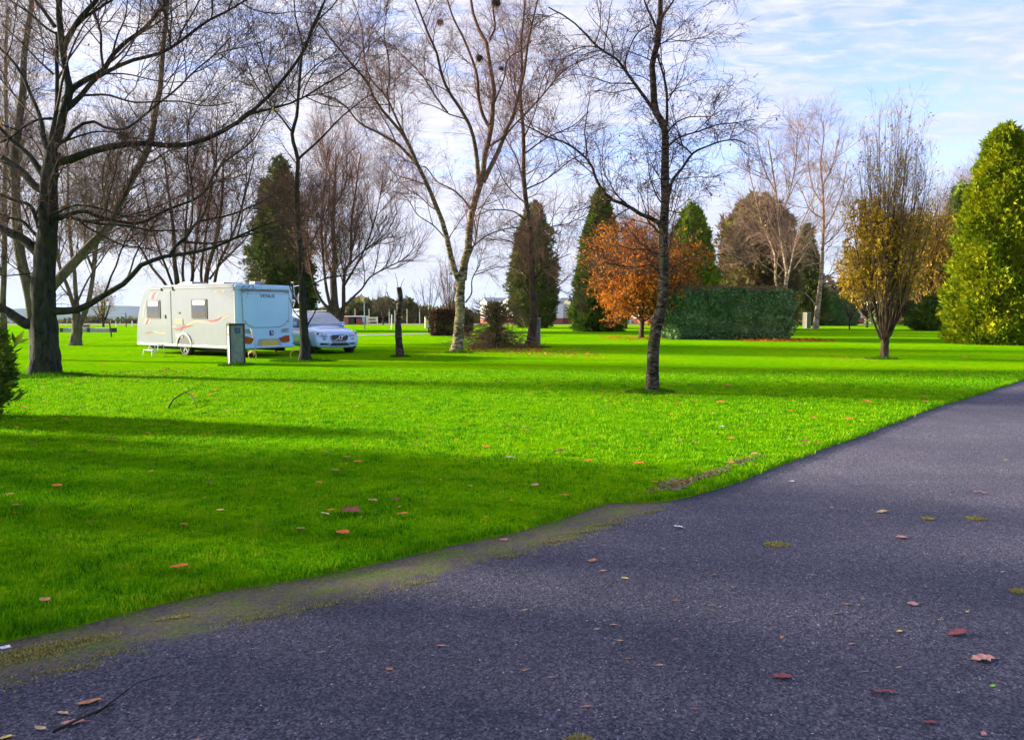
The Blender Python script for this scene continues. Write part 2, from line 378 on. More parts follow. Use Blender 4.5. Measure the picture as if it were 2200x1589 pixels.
EDGE_PX = [(0, 1378), (180, 1340), (320, 1304), (450, 1275), (640, 1245), (800, 1212), (960, 1175), (1100, 1145), (1230, 1105), (1300, 1082), (1420, 1078), (1470, 1068), (1600, 1030), (1700, 990), (1850, 935), (2000, 878), (2100, 848), (2200, 815)]
edge = [G(x, y)[:2] for x, y in EDGE_PX]
edge = [(-40, -26), (-12, -4.2), (-6, 0.7)] + edge + [(17, 23), (30, 37), (70, 80)]
edge = np.array(edge)
def dense(pl, step):
    d = np.r_[0, np.cumsum(np.linalg.norm(np.diff(pl, axis=0), axis=1))]
    s = np.unique(np.r_[np.arange(0, d[-1], step), d[-1]])
    return np.stack([np.interp(s, d, pl[:, k]) for k in range(pl.shape[1])], -1)
def wob(x, y, s=1.0):
    return (np.sin(x * 3.1 * s + y * 1.7) + np.sin(x * 7.3 * s - y * 5.1 + 1.3) * 0.5 + np.sin(x * 17.0 * s + y * 13.0) * 0.3)
ed = dense(edge, 0.06)
ed[:, 1] += 0.018 * wob(ed[:, 0], ed[:, 1])
def edge_y(x): return np.interp(x, ed[:, 0], ed[:, 1])
LZ = 0.035                                             # the lawn stands a little proud of the road
def lawn_mesh():
    n = len(ed); far = np.stack([np.linspace(-100, 110, n), np.full(n, 88.0)], -1)
    far[:, 0] = np.interp(ed[:, 0], [-40, 70], [-100, 110])
    ts = np.r_[0, 0.0004, 0.002, 0.01, 0.04, 0.12, 0.3, 0.6, 1.0]
    V = []
    for j, tt in enumerate(ts):
        p = ed * (1 - tt) + far * tt
        z = np.full(n, LZ if j >= 2 else (LZ * 0.7 if j == 1 else -0.02))
        V.append(np.c_[p, z])
    V = np.concatenate(V); Fc = []
    for j in range(len(ts) - 1):
        a = np.arange(n - 1) + j * n
        Fc.append(np.stack([a, a + 1, a + 1 + n, a + n], -1))
    o = npmesh('lawn', V, np.concatenate(Fc), M['lawn'])
    put(o, kind='structure')
lawn_mesh()
sheet('road', [(-60, -60), (90, -60), (90, 84)] + [tuple(p) for p in edge[::-1][1:-1] + np.array([-0.5, 0.5])] + [(-60, -30)], -0.008, M['asphalt'])
vout = [G(x, y)[:2] for x, y in [(0, 1475), (200, 1420), (450, 1345), (640, 1312), (800, 1276), (960, 1228), (1100, 1192), (1230, 1152), (1330, 1120), (1400, 1097), (1450, 1076)]]
vout = dense(np.array([(-6, -0.4)] + vout), 0.05); vout[:, 1] += 0.02 * wob(vout[:, 0], vout[:, 1], 1.4)
def verge_strip():
    inn = dense(np.array([(-6, 0.7)] + [tuple(p) for p in edge[3:14]]), 0.05); n = 260
    def rs(pl):
        d = np.r_[0, np.cumsum(np.linalg.norm(np.diff(pl, axis=0), axis=1))]; q = np.linspace(0, d[-1], n); return np.stack([np.interp(q, d, pl[:, k]) for k in (0, 1)], -1)
    a = rs(inn); b_ = rs(vout); V = []; E = []
    for j, (f, e) in enumerate(((-0.35, 1.0), (0.0, 1.0), (0.35, 0.85), (0.7, 0.62), (1.0, 0.42), (1.5, 0.2), (2.1, 0.0))):
        V.append(np.c_[a + (b_ - a) * f, np.full(n, -0.012 if j == 6 else -0.004)]); E.append(np.full(n, e))
    k = np.concatenate([np.arange(n - 1) + j * n for j in range(6)])
    o = npmesh('verge', np.concatenate(V), np.stack([k, k + n, k + n + 1, k + 1], -1), M['verge']); put(o, kind='structure')
    at = o.data.attributes.new('edge', 'FLOAT', 'POINT'); at.data.foreach_set('value', np.concatenate(E).astype(np.float32))
verge_strip()
# far land and hills
def ridge(name, Y, x0, x1, top, m, depth=900, seed=1):
    n = 160; xs = np.linspace(x0, x1, n); rg = np.random.default_rng(seed); ph = rg.random(6) * 6
    hgt = sum(np.sin(np.linspace(0, 1, n) * k * 3.3 + ph[i]) / k for i, k in enumerate((1, 2, 3, 5, 9, 15)))
    hgt = (hgt - hgt.min()) / (hgt.max() - hgt.min()); hgt = top * (0.55 + 0.45 * hgt) * np.clip(np.sin(np.linspace(0.04, PI - 0.04, n)) * 2.2, 0, 1)
    rows = []
    for q, hh in ((0, 0), (0.25, 0.55), (0.5, 0.9), (0.7, 1.0), (1.0, 0.0)):
        rows.append(np.c_[xs, np.full(n, Y + depth * q), hgt * hh - 1.0 * (hh == 0)])
    V = np.concatenate(rows); V[:, 2] -= 60; a = np.concatenate([np.arange(n - 1) + j * n for j in range(4)])
    o = npmesh(name, V, np.stack([a, a + 1, a + 1 + n, a + n], -1), m); put(o, kind='structure')
ridge('hills', 5600, -5200, 1800, 112, M['hill'], 1500, 3)
ridge('hills', 3300, -3600, 1200, 42, M['hill'], 700, 8)
M['path'] = plain('path', (0.17, 0.155, 0.14), 0.95, var=0.3, vs=4)
pa = [G(700, 723)[:2], G(780, 722)[:2], G(860, 720)[:2], G(940, 717.5)[:2]]
pb = [G(940, 715.5)[:2], G(860, 717.8)[:2], G(780, 719.5)[:2], G(700, 720)[:2]]
sheet('path', pa + pb, LZ + 0.004, M['path'])

# ------------------------------------------------------------------ tree toolkit
BOOST = 1.85
def nrm(v): return v / np.maximum(np.linalg.norm(v, axis=-1, keepdims=True), 1e-9)
def catmull(pl, K):
    pl = np.asarray(pl, float)
    if len(pl) == 2: return pl[0] + (pl[1] - pl[0]) * np.linspace(0, 1, K)[:, None]
    q = np.vstack([2 * pl[0] - pl[1], pl, 2 * pl[-1] - pl[-2]])
    d = np.r_[0, np.cumsum(np.linalg.norm(np.diff(pl, axis=0), axis=1))]; d /= d[-1]
    u = np.linspace(0, 1, K); i = np.clip(np.searchsorted(d, u, side='right') - 1, 0, len(pl) - 2)
    f = ((u - d[i]) / np.maximum(d[i + 1] - d[i], 1e-9))[:, None]
    p0, p1, p2, p3 = q[i], q[i + 1], q[i + 2], q[i + 3]
    return 0.5 * (2 * p1 + (p2 - p0) * f + (2 * p0 - 5 * p1 + 4 * p2 - p3) * f ** 2 + (3 * p1 - p0 - 3 * p2 + p3) * f ** 3)
def tubes(Pn, Rn, S, lump=0.0, rg=None):
    """Pn (N,K,3), Rn (N,K) -> verts, quads"""
    Nn, K, _ = Pn.shape
    T = np.empty_like(Pn); T[:, 1:-1] = Pn[:, 2:] - Pn[:, :-2]; T[:, 0] = Pn[:, 1] - Pn[:, 0]; T[:, -1] = Pn[:, -1] - Pn[:, -2]
    T = nrm(T); mean = nrm(T.mean(1))
    ref = np.where(np.abs(mean[:, 2:3]) > 0.7, np.array([[1.0, 0, 0]]), np.array([[0, 0, 1.0]]))
    U = nrm(np.cross(T, ref[:, None, :])); W = np.cross(T, U)
    an = np.arange(S) * 2 * PI / S
    R = Rn[:, :, None] * np.ones(S)
    if lump:
        zz = np.arange(K)[None, :, None]; ph = rg.random((Nn, 1, 1)) * 6
        R = R * (1 + lump * (np.sin(an * 3 + zz * 0.35 + ph) * 0.6 + np.sin(an * 5 - zz * 0.21 + ph * 2) * 0.4 + np.sin(an * 2 + zz * 0.9 + ph) * 0.4 + rg.normal(0, 0.35, (Nn, K, S))))
    V = Pn[:, :, None, :] + R[..., None] * (np.cos(an)[:, None] * U[:, :, None, :] + np.sin(an)[:, None] * W[:, :, None, :])
    base = (np.arange(Nn) * K * S)[:, None, None] + (np.arange(K - 1) * S)[None, :, None]
    k = np.arange(S); k2 = (k + 1) % S
    Q = np.stack([base + k, base + k2, base + k2 + S, base + k + S], -1).reshape(-1, 4)
    return V.reshape(-1, 3), Q
def kids(Pn, Rn, rg, n, L, ang=45, up=0.2, K=6, wig=0.12, t0=0.15, t1=1.0, zmin=0.0, rk=0.010, rmin=0.004, upb=0.25, tl=0.45, out=None):
    seg = np.diff(Pn, axis=1); ln = np.linalg.norm(seg, axis=2).sum(1)
    cnt = rg.poisson(n * ln * BOOST); idx = np.repeat(np.arange(len(Pn)), cnt)
    if len(idx) == 0: return np.zeros((0, K, 3)), np.zeros((0, K))
    t = t0 + (t1 - t0) * rg.random(len(idx)); ft = t * (Pn.shape[1] - 1); i0 = np.minimum(ft.astype(int), Pn.shape[1] - 2); fr = (ft - i0)[:, None]
    p = Pn[idx, i0] * (1 - fr) + Pn[idx, i0 + 1] * fr
    r = Rn[idx, i0] * (1 - fr[:, 0]) + Rn[idx, i0 + 1] * fr[:, 0]
    tan = nrm(seg[idx, i0]); keep = p[:, 2] > zmin
    p, r, tan, t = p[keep], r[keep], tan[keep], t[keep]; m = len(p)
    if m == 0: return np.zeros((0, K, 3)), np.zeros((0, K))
    rv = rg.normal(size=(m, 3)); rv[:, 2] += upb; per = nrm(rv - (rv * tan).sum(1, keepdims=True) * tan)
    a = np.radians(ang) * rg.uniform(0.6, 1.35, m)[:, None]
    d = nrm(np.cos(a) * tan + np.sin(a) * per)
    le = rg.uniform(L[0], L[1], m) * (1 - tl * t); st = (le / (K - 1))[:, None]
    Q = np.empty((m, K, 3)); Q[:, 0] = p
    for k in range(1, K):
        d = d + rg.normal(0, wig, (m, 3)); d[:, 2] += up / K; d = nrm(d); Q[:, k] = Q[:, k - 1] + d * st
    r0 = np.maximum(np.minimum(r * 0.75, le * rk), rmin)
    R = r0[:, None] * (1 - 0.72 * np.linspace(0, 1, K)); R = np.maximum(R, rmin * 0.5)
    return Q, R
def leaves_at(Pn, rg, n, size, droop=0.3, aspect=0.62, t0=0.2):
    """n leaf blades scattered on the twigs: each a folded quad pair"""
    i = rg.integers(0, len(Pn), n); k = t0 + (1 - t0) * rg.random(n); ft = k * (Pn.shape[1] - 1); i0 = np.minimum(ft.astype(int), Pn.shape[1] - 2); fr = (ft - i0)[:, None]
    p = Pn[i, i0] * (1 - fr) + Pn[i, i0 + 1] * fr
    d = rg.normal(size=(n, 3)); d[:, 2] -= droop * 2; d = nrm(d)
    s = nrm(np.cross(d, rg.normal(size=(n, 3)))); nn = np.cross(d, s)
    sz = (size * rg.uniform(0.6, 1.35, n))[:, None]
    v = np.stack([p, p + d * sz * 0.5 + s * sz * aspect * 0.5 + nn * sz * 0.1, p + d * sz, p + d * sz * 0.5 - s * sz * aspect * 0.5 + nn * sz * 0.1], 1)
    b = np.arange(n)[:, None] * 4
    return v.reshape(-1, 3), (b + np.array([0, 1, 2])).astype(int), (b + np.array([0, 2, 3])).astype(int)
def cat(parts):
    V = []; Fc = []; off = 0
    for v, f in parts:
        V.append(v); Fc.append(f + off); off += len(v)
    return np.concatenate(V), np.concatenate(Fc)

def bare_tree(name, label, base, Y, limbs, levels, mb, mt, group=None, seed=1, leaf=None, lump=0.05, zmin=1.5, spread=0.35, flare=1.35, minw=0.8, extra=None, tcat='tree', spawn_trunk=True, S=12, tpw=0.85):
    """limbs: list of (pixel points, width px at start, width px at end) traced in the plane at Y, then pushed in depth"""
    rg = np.random.default_rng(seed)
    X0, Y0, _ = P(base[0], base[1], Y)
    root = thing(name, (float(X0), Y, 0.0), label, tcat, group=group)
    org = np.array([X0, Y, 0.0]); pm = Y / F
    doneP = []; doneO = []; A = []; B = []
    for li, (pts, w0, w1) in enumerate(limbs):
        pts = np.array(pts, float); K = 44 if li == 0 else 20
        c = catmull(pts, K)
        L = np.linalg.norm(np.diff(pts, axis=0), axis=1).sum() * pm
        if li == 0: off0 = 0.0; off1 = rg.uniform(-1, 1) * L * 0.04
        else:
            dd = np.concatenate(doneP); j = np.argmin(((dd - pts[0]) ** 2).sum(1)); off0 = np.concatenate(doneO)[j]
            off1 = off0 + rg.uniform(-1, 1) * L * spread
        of = off0 + (off1 - off0) * np.linspace(0, 1, K) ** 1.2
        doneP.append(c); doneO.append(of)
        W = w0 + (w1 - w0) * np.linspace(0, 1, K) ** (tpw if li == 0 else 0.62)
        q = np.stack([P(x, y, Y + o) for (x, y), o in zip(c, of)])
        rad = np.maximum(W, minw) * 0.5 * (Y + of) / F
        if li > 0: q = q + np.cumsum(rg.normal(0, 0.010 * min(1, L / 3), (K, 3)), 0) * np.array([1, 1, 1]) * np.linspace(0, 1, K)[:, None]
        if li == 0 and flare:
            hh = q[:, 2] - q[0, 2]; rad = rad * (1 + (flare - 1) * np.exp(-hh / 0.22)); q[0, 2] = min(q[0, 2], -0.05)
        (A if li == 0 else B).append((q - org, rad))
    V, Q = tubes(A[0][0][None], A[0][1][None], S + 8 if S > 10 else S, lump, rg); npmesh('trunk', V, Q, mb, root)
    for b in B:
        V, Q = tubes(b[0][None], b[1][None], max(6, S - 3), lump * 0.5, rg); npmesh('limb', V, Q, mb, root)
    K = 20
    allP = [catmull(a[0], K) for a in A + B] if spawn_trunk else [b[0] for b in B]
    allR = [np.interp(np.linspace(0, 1, K), np.linspace(0, 1, len(a[1])), a[1]) for a in (A + B if spawn_trunk else B)]
    if extra is not None:
        eP, eR = extra(rg)
        for e in range(len(eP)): v2, q2 = tubes(eP[e:e + 1], eR[e:e + 1], 5); npmesh('limb', v2, q2, mb, root)
        if eP.shape[1] != K:
            eP = np.stack([catmull(e, K) for e in eP]); eR = np.stack([np.interp(np.linspace(0, 1, K), np.linspace(0, 1, e.shape[0]), e) for e in eR])
        allP += list(eP); allR += list(eR)
    cur = (np.stack(allP), np.stack(allR)); parts = []; last = []
    for q, lv in enumerate(levels):
        lv = dict(lv); kk = lv.get('K', 6)
        lv.setdefault('zmin', zmin if q == 0 else -9)
        lv.setdefault('rmin', max(0.0035, 0.15 * Y / F))
        nx = kids(cur[0], cur[1], rg, **lv)
        if len(nx[0]) == 0: break
        parts.append(tubes(nx[0], nx[1], 4 if q == 0 else 3)); cur = nx; last.append(nx[0])
    if parts:
        V, Q = cat(parts); npmesh('crown', V, Q, mt, root)
    for lf in (leaf or []):
        src = last[-1] if lf.get('lvl') is None else last[lf['lvl']]
        z0 = lf.get('zr')
        if z0: 
            mz = src[:, 0, 2]; src = src[(mz > z0[0]) & (mz < z0[1])]
        xr = lf.get('xr')
        if xr: src = src[(src[:, 0, 0] > xr[0]) & (src[:, 0, 0] < xr[1])]
        if len(src) == 0: continue
        v, f1, f2 = leaves_at(src, rg, lf['n'], lf['size'], lf.get('droop', 0.4))
        npmesh('leaves', v, np.concatenate([f1, f2]), lf['m'], root, smooth=False)
    return root

def prof_fn(prof):
    hs = np.array([p[0] for p in prof]); rs = np.array([p[1] for p in prof])
    return lambda h: np.interp(h, hs, rs)
def conifer(name, label, px, by, ty, Y, wpx, prof, n, size, m, seed=1, group=None, up=0.9, ragged=0.16, lobes=7, trunk=True, tcat='conifer', inner=0.72, aspect=0.3, gap=0.0, depth=1.0):
    """crown of sprays on a lumpy column; prof gives half-width share by height share"""
    rg = np.random.default_rng(seed)
    c = P(px, by, Y); top = P(px, ty, Y)[2]; H = top; Rm = wpx * 0.46 * Y / F
    root = thing(name, (float(c[0]), Y, 0), label, tcat, group=group)
    pf = prof_fn(prof)
    ph = rg.random(12) * 6.28
    def rad(a, h):
        l = 1 + ragged * (0.5 * np.sin(a * 3 + h * 9 + ph[0]) + 0.45 * np.sin(a * lobes + h * 23 + ph[1]) + 0.35 * np.sin(a * 5 - h * 31 + ph[2]) + 0.3 * np.sin(a * 2 + h * 55 + ph[3]))
        return Rm * pf(h) * l
    if trunk:
        zz = np.linspace(-0.1, H * 0.9, 14); tr = np.c_[np.sin(zz) * 0.05, np.cos(zz * 0.8) * 0.05, zz]
        v, q = tubes(tr[None], (Rm * 0.10 * (1 - zz / H * 0.9))[None], 8); npmesh('trunk', v, q, M['bark_brown'], root)
    # inner mass of foliage, lumpy, so that light does not pour through the middle
    nh, na = 40, 28
    hs = np.linspace(0.02, 0.97, nh); an = np.arange(na) * 2 * PI / na
    HH, AA = np.meshgrid(hs, an, indexing='ij')
    R = rad(AA, HH) * inner * (1 + rg.normal(0, 0.07, HH.shape))
    V = np.stack([R * np.cos(AA), R * np.sin(AA) * depth, HH * H], -1).reshape(-1, 3)
    b = (np.arange(nh - 1) * na)[:, None]; k = np.arange(na)[None]
    Q = np.stack([b + k, b + (k + 1) % na, b + (k + 1) % na + na, b + k + na], -1).reshape(-1, 4)
    # sprays
    wgt = pf(np.linspace(0, 1, 200)) + 0.05; cdf = np.cumsum(wgt) / wgt.sum()
    h = np.interp(rg.random(n), cdf, np.linspace(0, 1, 200)); a = rg.random(n) * 2 * PI
    # clumps: quantise some of the sprays round branch tips
    nc = max(60, n // 60); ch = np.interp(rg.random(nc), cdf, np.linspace(0, 1, 200)); ca = rg.random(nc) * 2 * PI; cr_ = rg.uniform(0.84, 1.2, nc)
    j = rg.integers(0, nc, n); useclump = rg.random(n) < 0.7
    sg = 0.16 / max(Rm, 0.5)
    h = np.where(useclump, np.clip(ch[j] + rg.normal(0, 0.26 / H, n), 0, 1), h); a = np.where(useclump, ca[j] + rg.normal(0, sg * 1.4, n), a)
    rr = rad(a, h) * np.where(useclump, cr_[j] * rg.uniform(0.82, 1.06, n), rg.uniform(0.7, 1.03, n))
    if gap: 
        kp = (np.sin(a * 4 + h * 14 + ph[5]) + np.sin(a * 9 - h * 33 + ph[6])) * 0.5 > -1 + gap + rg.random(n) * 0.3; h, a, rr = h[kp], a[kp], rr[kp]; n = len(h)
    p = np.stack([rr * np.cos(a), rr * np.sin(a) * depth, h * H * 0.985 + 0.02], -1)
    d = np.stack([np.cos(a), np.sin(a) * depth, np.full(n, up)], -1) + rg.normal(0, 0.42, (n, 3)); d = nrm(d)
    s = nrm(np.cross(d, rg.normal(size=(n, 3)))); nn = np.cross(d, s)
    sz = (size * rg.uniform(0.55, 1.15, n) * (1 + 0.9 * (rg.random(n) < 0.06)))[:, None]
    vs_ = []
    for ang_, l_, a0 in ((0, 1.0, 0.0), (0.75, 0.62, 0.22), (-0.75, 0.62, 0.30)):
        e = d * math.cos(ang_) + s * math.sin(ang_); g_ = s * math.cos(ang_) - d * math.sin(ang_); b_ = p + d * sz * a0; z2 = sz * l_
        vs_.append(np.stack([b_, b_ + e * z2 * 0.5 + g_ * z2 * aspect * 0.42, b_ + e * z2 + nn * z2 * 0.12, b_ + e * z2 * 0.45 - g_ * z2 * aspect * 0.42 + nn * z2 * 0.08], 1))
    v = np.stack(vs_, 1).reshape(-1, 3); n *= 3
    bb = np.arange(n)[:, None] * 4
    f = np.concatenate([bb + np.array([0, 1, 2]), bb + np.array([0, 2, 3])])
    Qt = np.concatenate([Q[:, [0, 1, 2]], Q[:, [0, 2, 3]]])
    npmesh('crown', np.concatenate([V, v]), np.concatenate([Qt, f + len(V)]), m, root, smooth=False)
    return root
def block_hedge(name, label, x0, x1, y0, y1, h, n, size, m, seed=1, pw=5.0, tcat='hedge', core=0.88, shoots=None):
    rg = np.random.default_rng(seed)
    cx, cy = (x0 + x1) / 2, (y0 + y1) / 2; hx, hy = (x1 - x0) / 2, (y1 - y0) / 2
    root = thing(name, (cx, cy, 0), label, tcat)
    def surf(d, s):
        # superellipsoid direction -> point
        q = nrm(d) ; e = (np.abs(q[:, 0]) ** pw + np.abs(q[:, 1]) ** pw + np.abs(q[:, 2]) ** pw) ** (-1 / pw)
        p = q * e[:, None]
        l = 1 + 0.035 * (np.sin(p[:, 0] * 7 + 1) + np.sin(p[:, 2] * 9 + p[:, 0] * 5) + np.sin(p[:, 1] * 8 + p[:, 0] * 13))
        return np.c_[p[:, 0] * hx * l, p[:, 1] * hy * l, p[:, 2] * h / 2 * l + h / 2] * 1.0, q
    d = rg.normal(size=(n, 3)) / np.array([1 / hx, 1 / hy, 2 / h]) * 1.0; d = rg.uniform(-1, 1, (n, 3))
    ax = rg.choice(3, n, p=np.array([hy * h, hx * h, hx * hy * 2]) / (hy * h + hx * h + hx * hy * 2))
    d[np.arange(n), ax] = np.sign(d[np.arange(n), ax])
    p, q = surf(d, 1)
    cen = np.array([0, 0, h / 2]); p = cen + (p - cen) * rg.uniform(0.90, 1.03, n)[:, None]
    p[:, 2] = np.maximum(p[:, 2], 0.01)
    dr = nrm(q * 0.8 + rg.normal(0, 0.7, (n, 3)) + np.array([0, 0, 0.5]))
    s = nrm(np.cross(dr, rg.normal(size=(n, 3)))); sz = (size * rg.uniform(0.6, 1.35, n))[:, None]
    v = np.stack([p, p + dr * sz * 0.5 + s * sz * 0.33, p + dr * sz, p + dr * sz * 0.5 - s * sz * 0.33], 1).reshape(-1, 3)
    bb = np.arange(n)[:, None] * 4; f = np.concatenate([bb + np.array([0, 1, 2]), bb + np.array([0, 2, 3])])
    # inner mass
    bm = bmesh.new(); bmesh.ops.create_icosphere(bm, subdivisions=4, radius=1)
    vv = np.array([x.co[:] for x in bm.verts]); ff = np.array([[x.index for x in g.verts] for g in bm.faces]); bm.free()
    pv, _ = surf(vv, 1); pv = cen + (pv - cen) * core; pv[:, 2] = np.maximum(pv[:, 2], 0)
    npmesh('foliage', np.concatenate([pv, v]), np.concatenate([ff, f + len(pv)]), m, root, smooth=False)
    if shoots:
        ns = shoots[0]; p0 = np.c_[rg.uniform(-hx, hx, ns) * 0.95, rg.uniform(-hy, hy, ns) * 0.95, np.full(ns, h * 0.98)]
        u = np.linspace(0, 1, 4)[None, :, None]; dd = rg.normal(0, 0.12, (ns, 1, 3)); dd[..., 2] = rg.uniform(0.08, 0.42, (ns, 1)); Pq = p0[:, None, :] + dd * u
        v_, q_ = tubes(Pq, np.full((ns, 4), 0.006), 3); npmesh('shoots', v_, q_, M['twig_gold'], root)
        v_, f1, f2 = leaves_at(Pq, rg, ns * 5, 0.09, droop=-0.2); npmesh('shoot_leaves', v_, np.concatenate([f1, f2]), shoots[1], root, smooth=False)
    # a few woody stems at the foot
    st = []
    for k in range(max(4, int(hx * 4))):
        x = rg.uniform(-hx, hx) * 0.85; y = rg.uniform(-hy, hy) * 0.6
        st.append(np.stack([[x, y, -0.05], [x + rg.normal() * 0.05, y, h * 0.25], [x + rg.normal() * 0.12, y, h * 0.6]]))
    for t_ in st:
        v, qd = tubes(t_[None], np.full((1, 3), 0.025), 6); npmesh('stem', v, qd, M['bark_brown'], root)
    return root
def groundY(by): return G(1100, by)[1]

# ------------------------------------------------------------------ the bare trees, left to right
def c2(*p): return [(x / 3.143, y / 3.143) for x, y in p]
def c3(*p): return [(x / 3.693, 400 + y / 3.693) for x, y in p]
def c7(*p): return [(720 + x / 2.5625, y / 2.5625) for x, y in p]
def c6(*p): return [(460 + x / 2.562, y / 2.562) for x, y in p]
def c8(*p): return [(1180 + x / 2.407, 200 + y / 2.407) for x, y in p]
def c9(*p): return [(1200 + x / 3.178, y / 3.178) for x, y in p]

OAK = [
 ([(98, 812), (98, 780), (96, 740), (93, 695), (93, 650), (95, 600), (98, 560), (100, 520), (102, 480), (103, 440), (105, 400), (109, 360), (113, 325)], 68, 32),
 (c2((350, 1010), (400, 900), (430, 750), (470, 620), (440, 450), (410, 250), (400, 100), (400, 0), (390, -150), (360, -420)), 26, 12),
 (c2((340, 1000), (350, 900), (380, 750), (385, 550), (380, 400), (372, 200)), 13, 8),
 ([(112, 668), (140, 668), (165, 666), (190, 655), (212, 641), (235, 628), (262, 612), (285, 590), (300, 572), (325, 561), (350, 552), (400, 545), (450, 535), (500, 515), (540, 498), (590, 480)], 24, 4),
 (c3((1340, 565), (1400, 470), (1480, 400), (1560, 290), (1720, 250), (1900, 200), (2050, 130), (2150, 60)), 11, 3),
 (c3((400, 255), (480, 260), (560, 215), (680, 200), (800, 250), (1060, 300), (1180, 260), (1350, 180), (1500, 120), (1600, 50), (1700, -60)), 13, 5),
 ([(460, 378), (480, 350), (515, 325), (545, 300), (565, 265), (585, 235)], 6, 2.5),
 (c3((380, 230), (520, 240), (640, 270), (780, 300), (1000, 320), (1200, 365), (1490, 375)), 12, 3),
 (c3((400, 240), (600, 150), (800, 170), (1000, 230), (1250, 200), (1500, 150)), 7, 2),
 (c2((350, 1100), (440, 1090), (560, 1040), (700, 1000), (860, 975), (1000, 970), (1200, 990), (1400, 940), (1530, 870), (1600, 830), (1680, 770), (1800, 660), (1900, 540), (2040, 350), (2090, 200), (2170, 40), (2250, -150)), 24, 4),
 (c2((1680, 770), (1860, 725), (2000, 680), (2200, 560), (2400, 430)), 8, 3),
 (c2((380, 980), (440, 950), (520, 860), (620, 820), (700, 860), (820, 880), (900, 840), (1000, 760), (1100, 680), (1200, 600), (1330, 470), (1450, 370), (1560, 250)), 11, 3),
 (c2((420, 960), (600, 900), (760, 890), (900, 930), (1050, 930)), 6, 2.5),
 (c2((430, 700), (490, 600), (580, 540), (700, 470), (760, 370), (860, 280), (1000, 180), (1100, 70), (1150, 0), (1230, -150)), 19, 6),
 (c2((420, 760), (520, 680), (620, 560), (700, 500), (900, 410), (1100, 360), (1250, 270), (1400, 150), (1560, 70), (1680, 0), (1800, -100)), 16, 4),
 (c2((700, 500), (850, 500), (1000, 530), (1150, 550), (1300, 540)), 5, 2),
 (c2((470, 700), (540, 650), (640, 640), (740, 640), (900, 690), (1100, 680), (1250, 690), (1400, 720), (1560, 700)), 8, 2.5),
 (c2((760, 370), (790, 250), (840, 130), (860, 0)), 6, 3),
 (c2((430, 330), (450, 280), (520, 150), (600, 50), (640, 0), (700, -140)), 17, 10),
 (c2((510, 180), (600, 100), (680, 50), (750, 0), (850, -70)), 9, 4),
 (c2((300, 1290), (240, 1260), (160, 1170), (80, 1110), (0, 1070), (-150, 1040)), 24, 13),
 (c2((300, 1200), (270, 1150), (200, 1050), (100, 970), (0, 870), (-120, 760)), 18, 9),
 (c2((330, 1030), (300, 950), (270, 800), (200, 640), (130, 500), (50, 400), (0, 350), (-100, 250)), 15, 6),
 (c2((380, 230), (300, 180), (200, 90), (100, 20), (0, -50)), 7, 4),
 (c2((370, 180), (300, 80), (240, 0), (180, -90)), 12, 6),
 (c2((360, 500), (250, 400), (130, 280), (0, 160)), 6, 3),
 (c2((350, 800), (250, 810), (160, 860), (60, 940), (-40, 990)), 8, 4),
 (c3((320, 540), (240, 465), (170, 410), (100, 380), (0, 340), (-100, 300)), 32, 18),
 (c3((300, 400), (240, 340), (180, 280), (80, 255), (0, 230), (-80, 200)), 11, 5),
 (c3((310, 330), (285, 250), (240, 150), (120, 110), (0, 60), (-100, 20)), 13, 6),
 ([(75, 690), (58, 696), (38, 684), (18, 670), (0, 660), (-40, 640), (-80, 590)], 34, 16),
 (c3((250, 690), (160, 700), (60, 708), (-20, 700)), 5, 2.5),
]
TW_OAK = [dict(n=0.85, L=(1.2, 4.2), ang=44, up=0.45, K=10, wig=0.11, upb=0.3),
          dict(n=2.0, L=(0.7, 2.2), ang=42, up=0.2, K=8, wig=0.14, upb=0.3),
          dict(n=2.9, L=(0.35, 1.2), ang=42, up=0.05, K=6, wig=0.17),
          dict(n=3.4, L=(0.20, 0.6), ang=44, up=-0.05, K=4, wig=0.2)]
OAK = [(p_, a_ * (.86 if i_ == 0 else .78), b_ * (.9 if i_ == 0 else .8)) for i_, (p_, a_, b_) in enumerate(OAK)]
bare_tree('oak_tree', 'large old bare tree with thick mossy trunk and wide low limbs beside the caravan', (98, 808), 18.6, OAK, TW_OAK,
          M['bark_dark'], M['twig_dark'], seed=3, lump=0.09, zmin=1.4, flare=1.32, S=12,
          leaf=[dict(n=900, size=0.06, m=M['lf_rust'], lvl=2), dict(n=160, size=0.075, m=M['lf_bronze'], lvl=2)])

T2 = [
 ([(80, 752), (72, 690), (66, 640), (56, 600), (46, 560), (38, 500), (34, 450), (33, 400), (31, 340), (38, 290), (44, 240), (50, 190), (52, 120), (62, 50), (70, -20), (74, -110)], 34, 9),
 ([(70, 690), (92, 640), (130, 596), (165, 560), (192, 528), (218, 505), (242, 477), (256, 440), (272, 410), (288, 380), (304, 352), (325, 309), (334, 255), (347, 191), (353, 127), (360, 64), (366, 0), (370, -80)], 36, 8),
 ([(304, 352), (330, 345), (360, 325), (400, 312)], 7, 3),
 ([(225, 500), (228, 440), (220, 400), (226, 350), (250, 300)], 8, 3),
 ([(34, 430), (20, 390), (5, 350), (-15, 300)], 8, 4),
 ([(44, 240), (65, 200), (85, 190)], 5, 3), ([(262, 425), (290, 400), (330, 385), (380, 380)], 5, 2),
]
TW_MID = [dict(n=1.5, L=(1.0, 3.0), ang=42, up=0.5, K=8, wig=0.1), dict(n=3.0, L=(0.5, 1.6), ang=40, up=0.2, K=6, wig=0.14), dict(n=4.0, L=(0.25, 0.8), ang=42, up=0.05, K=5, wig=0.18), dict(n=3.0, L=(0.15, 0.4), ang=45, up=0, K=4, wig=0.2)]
T2 = [(p_, a_ * .75, b_ * .8) for p_, a_, b_ in T2]
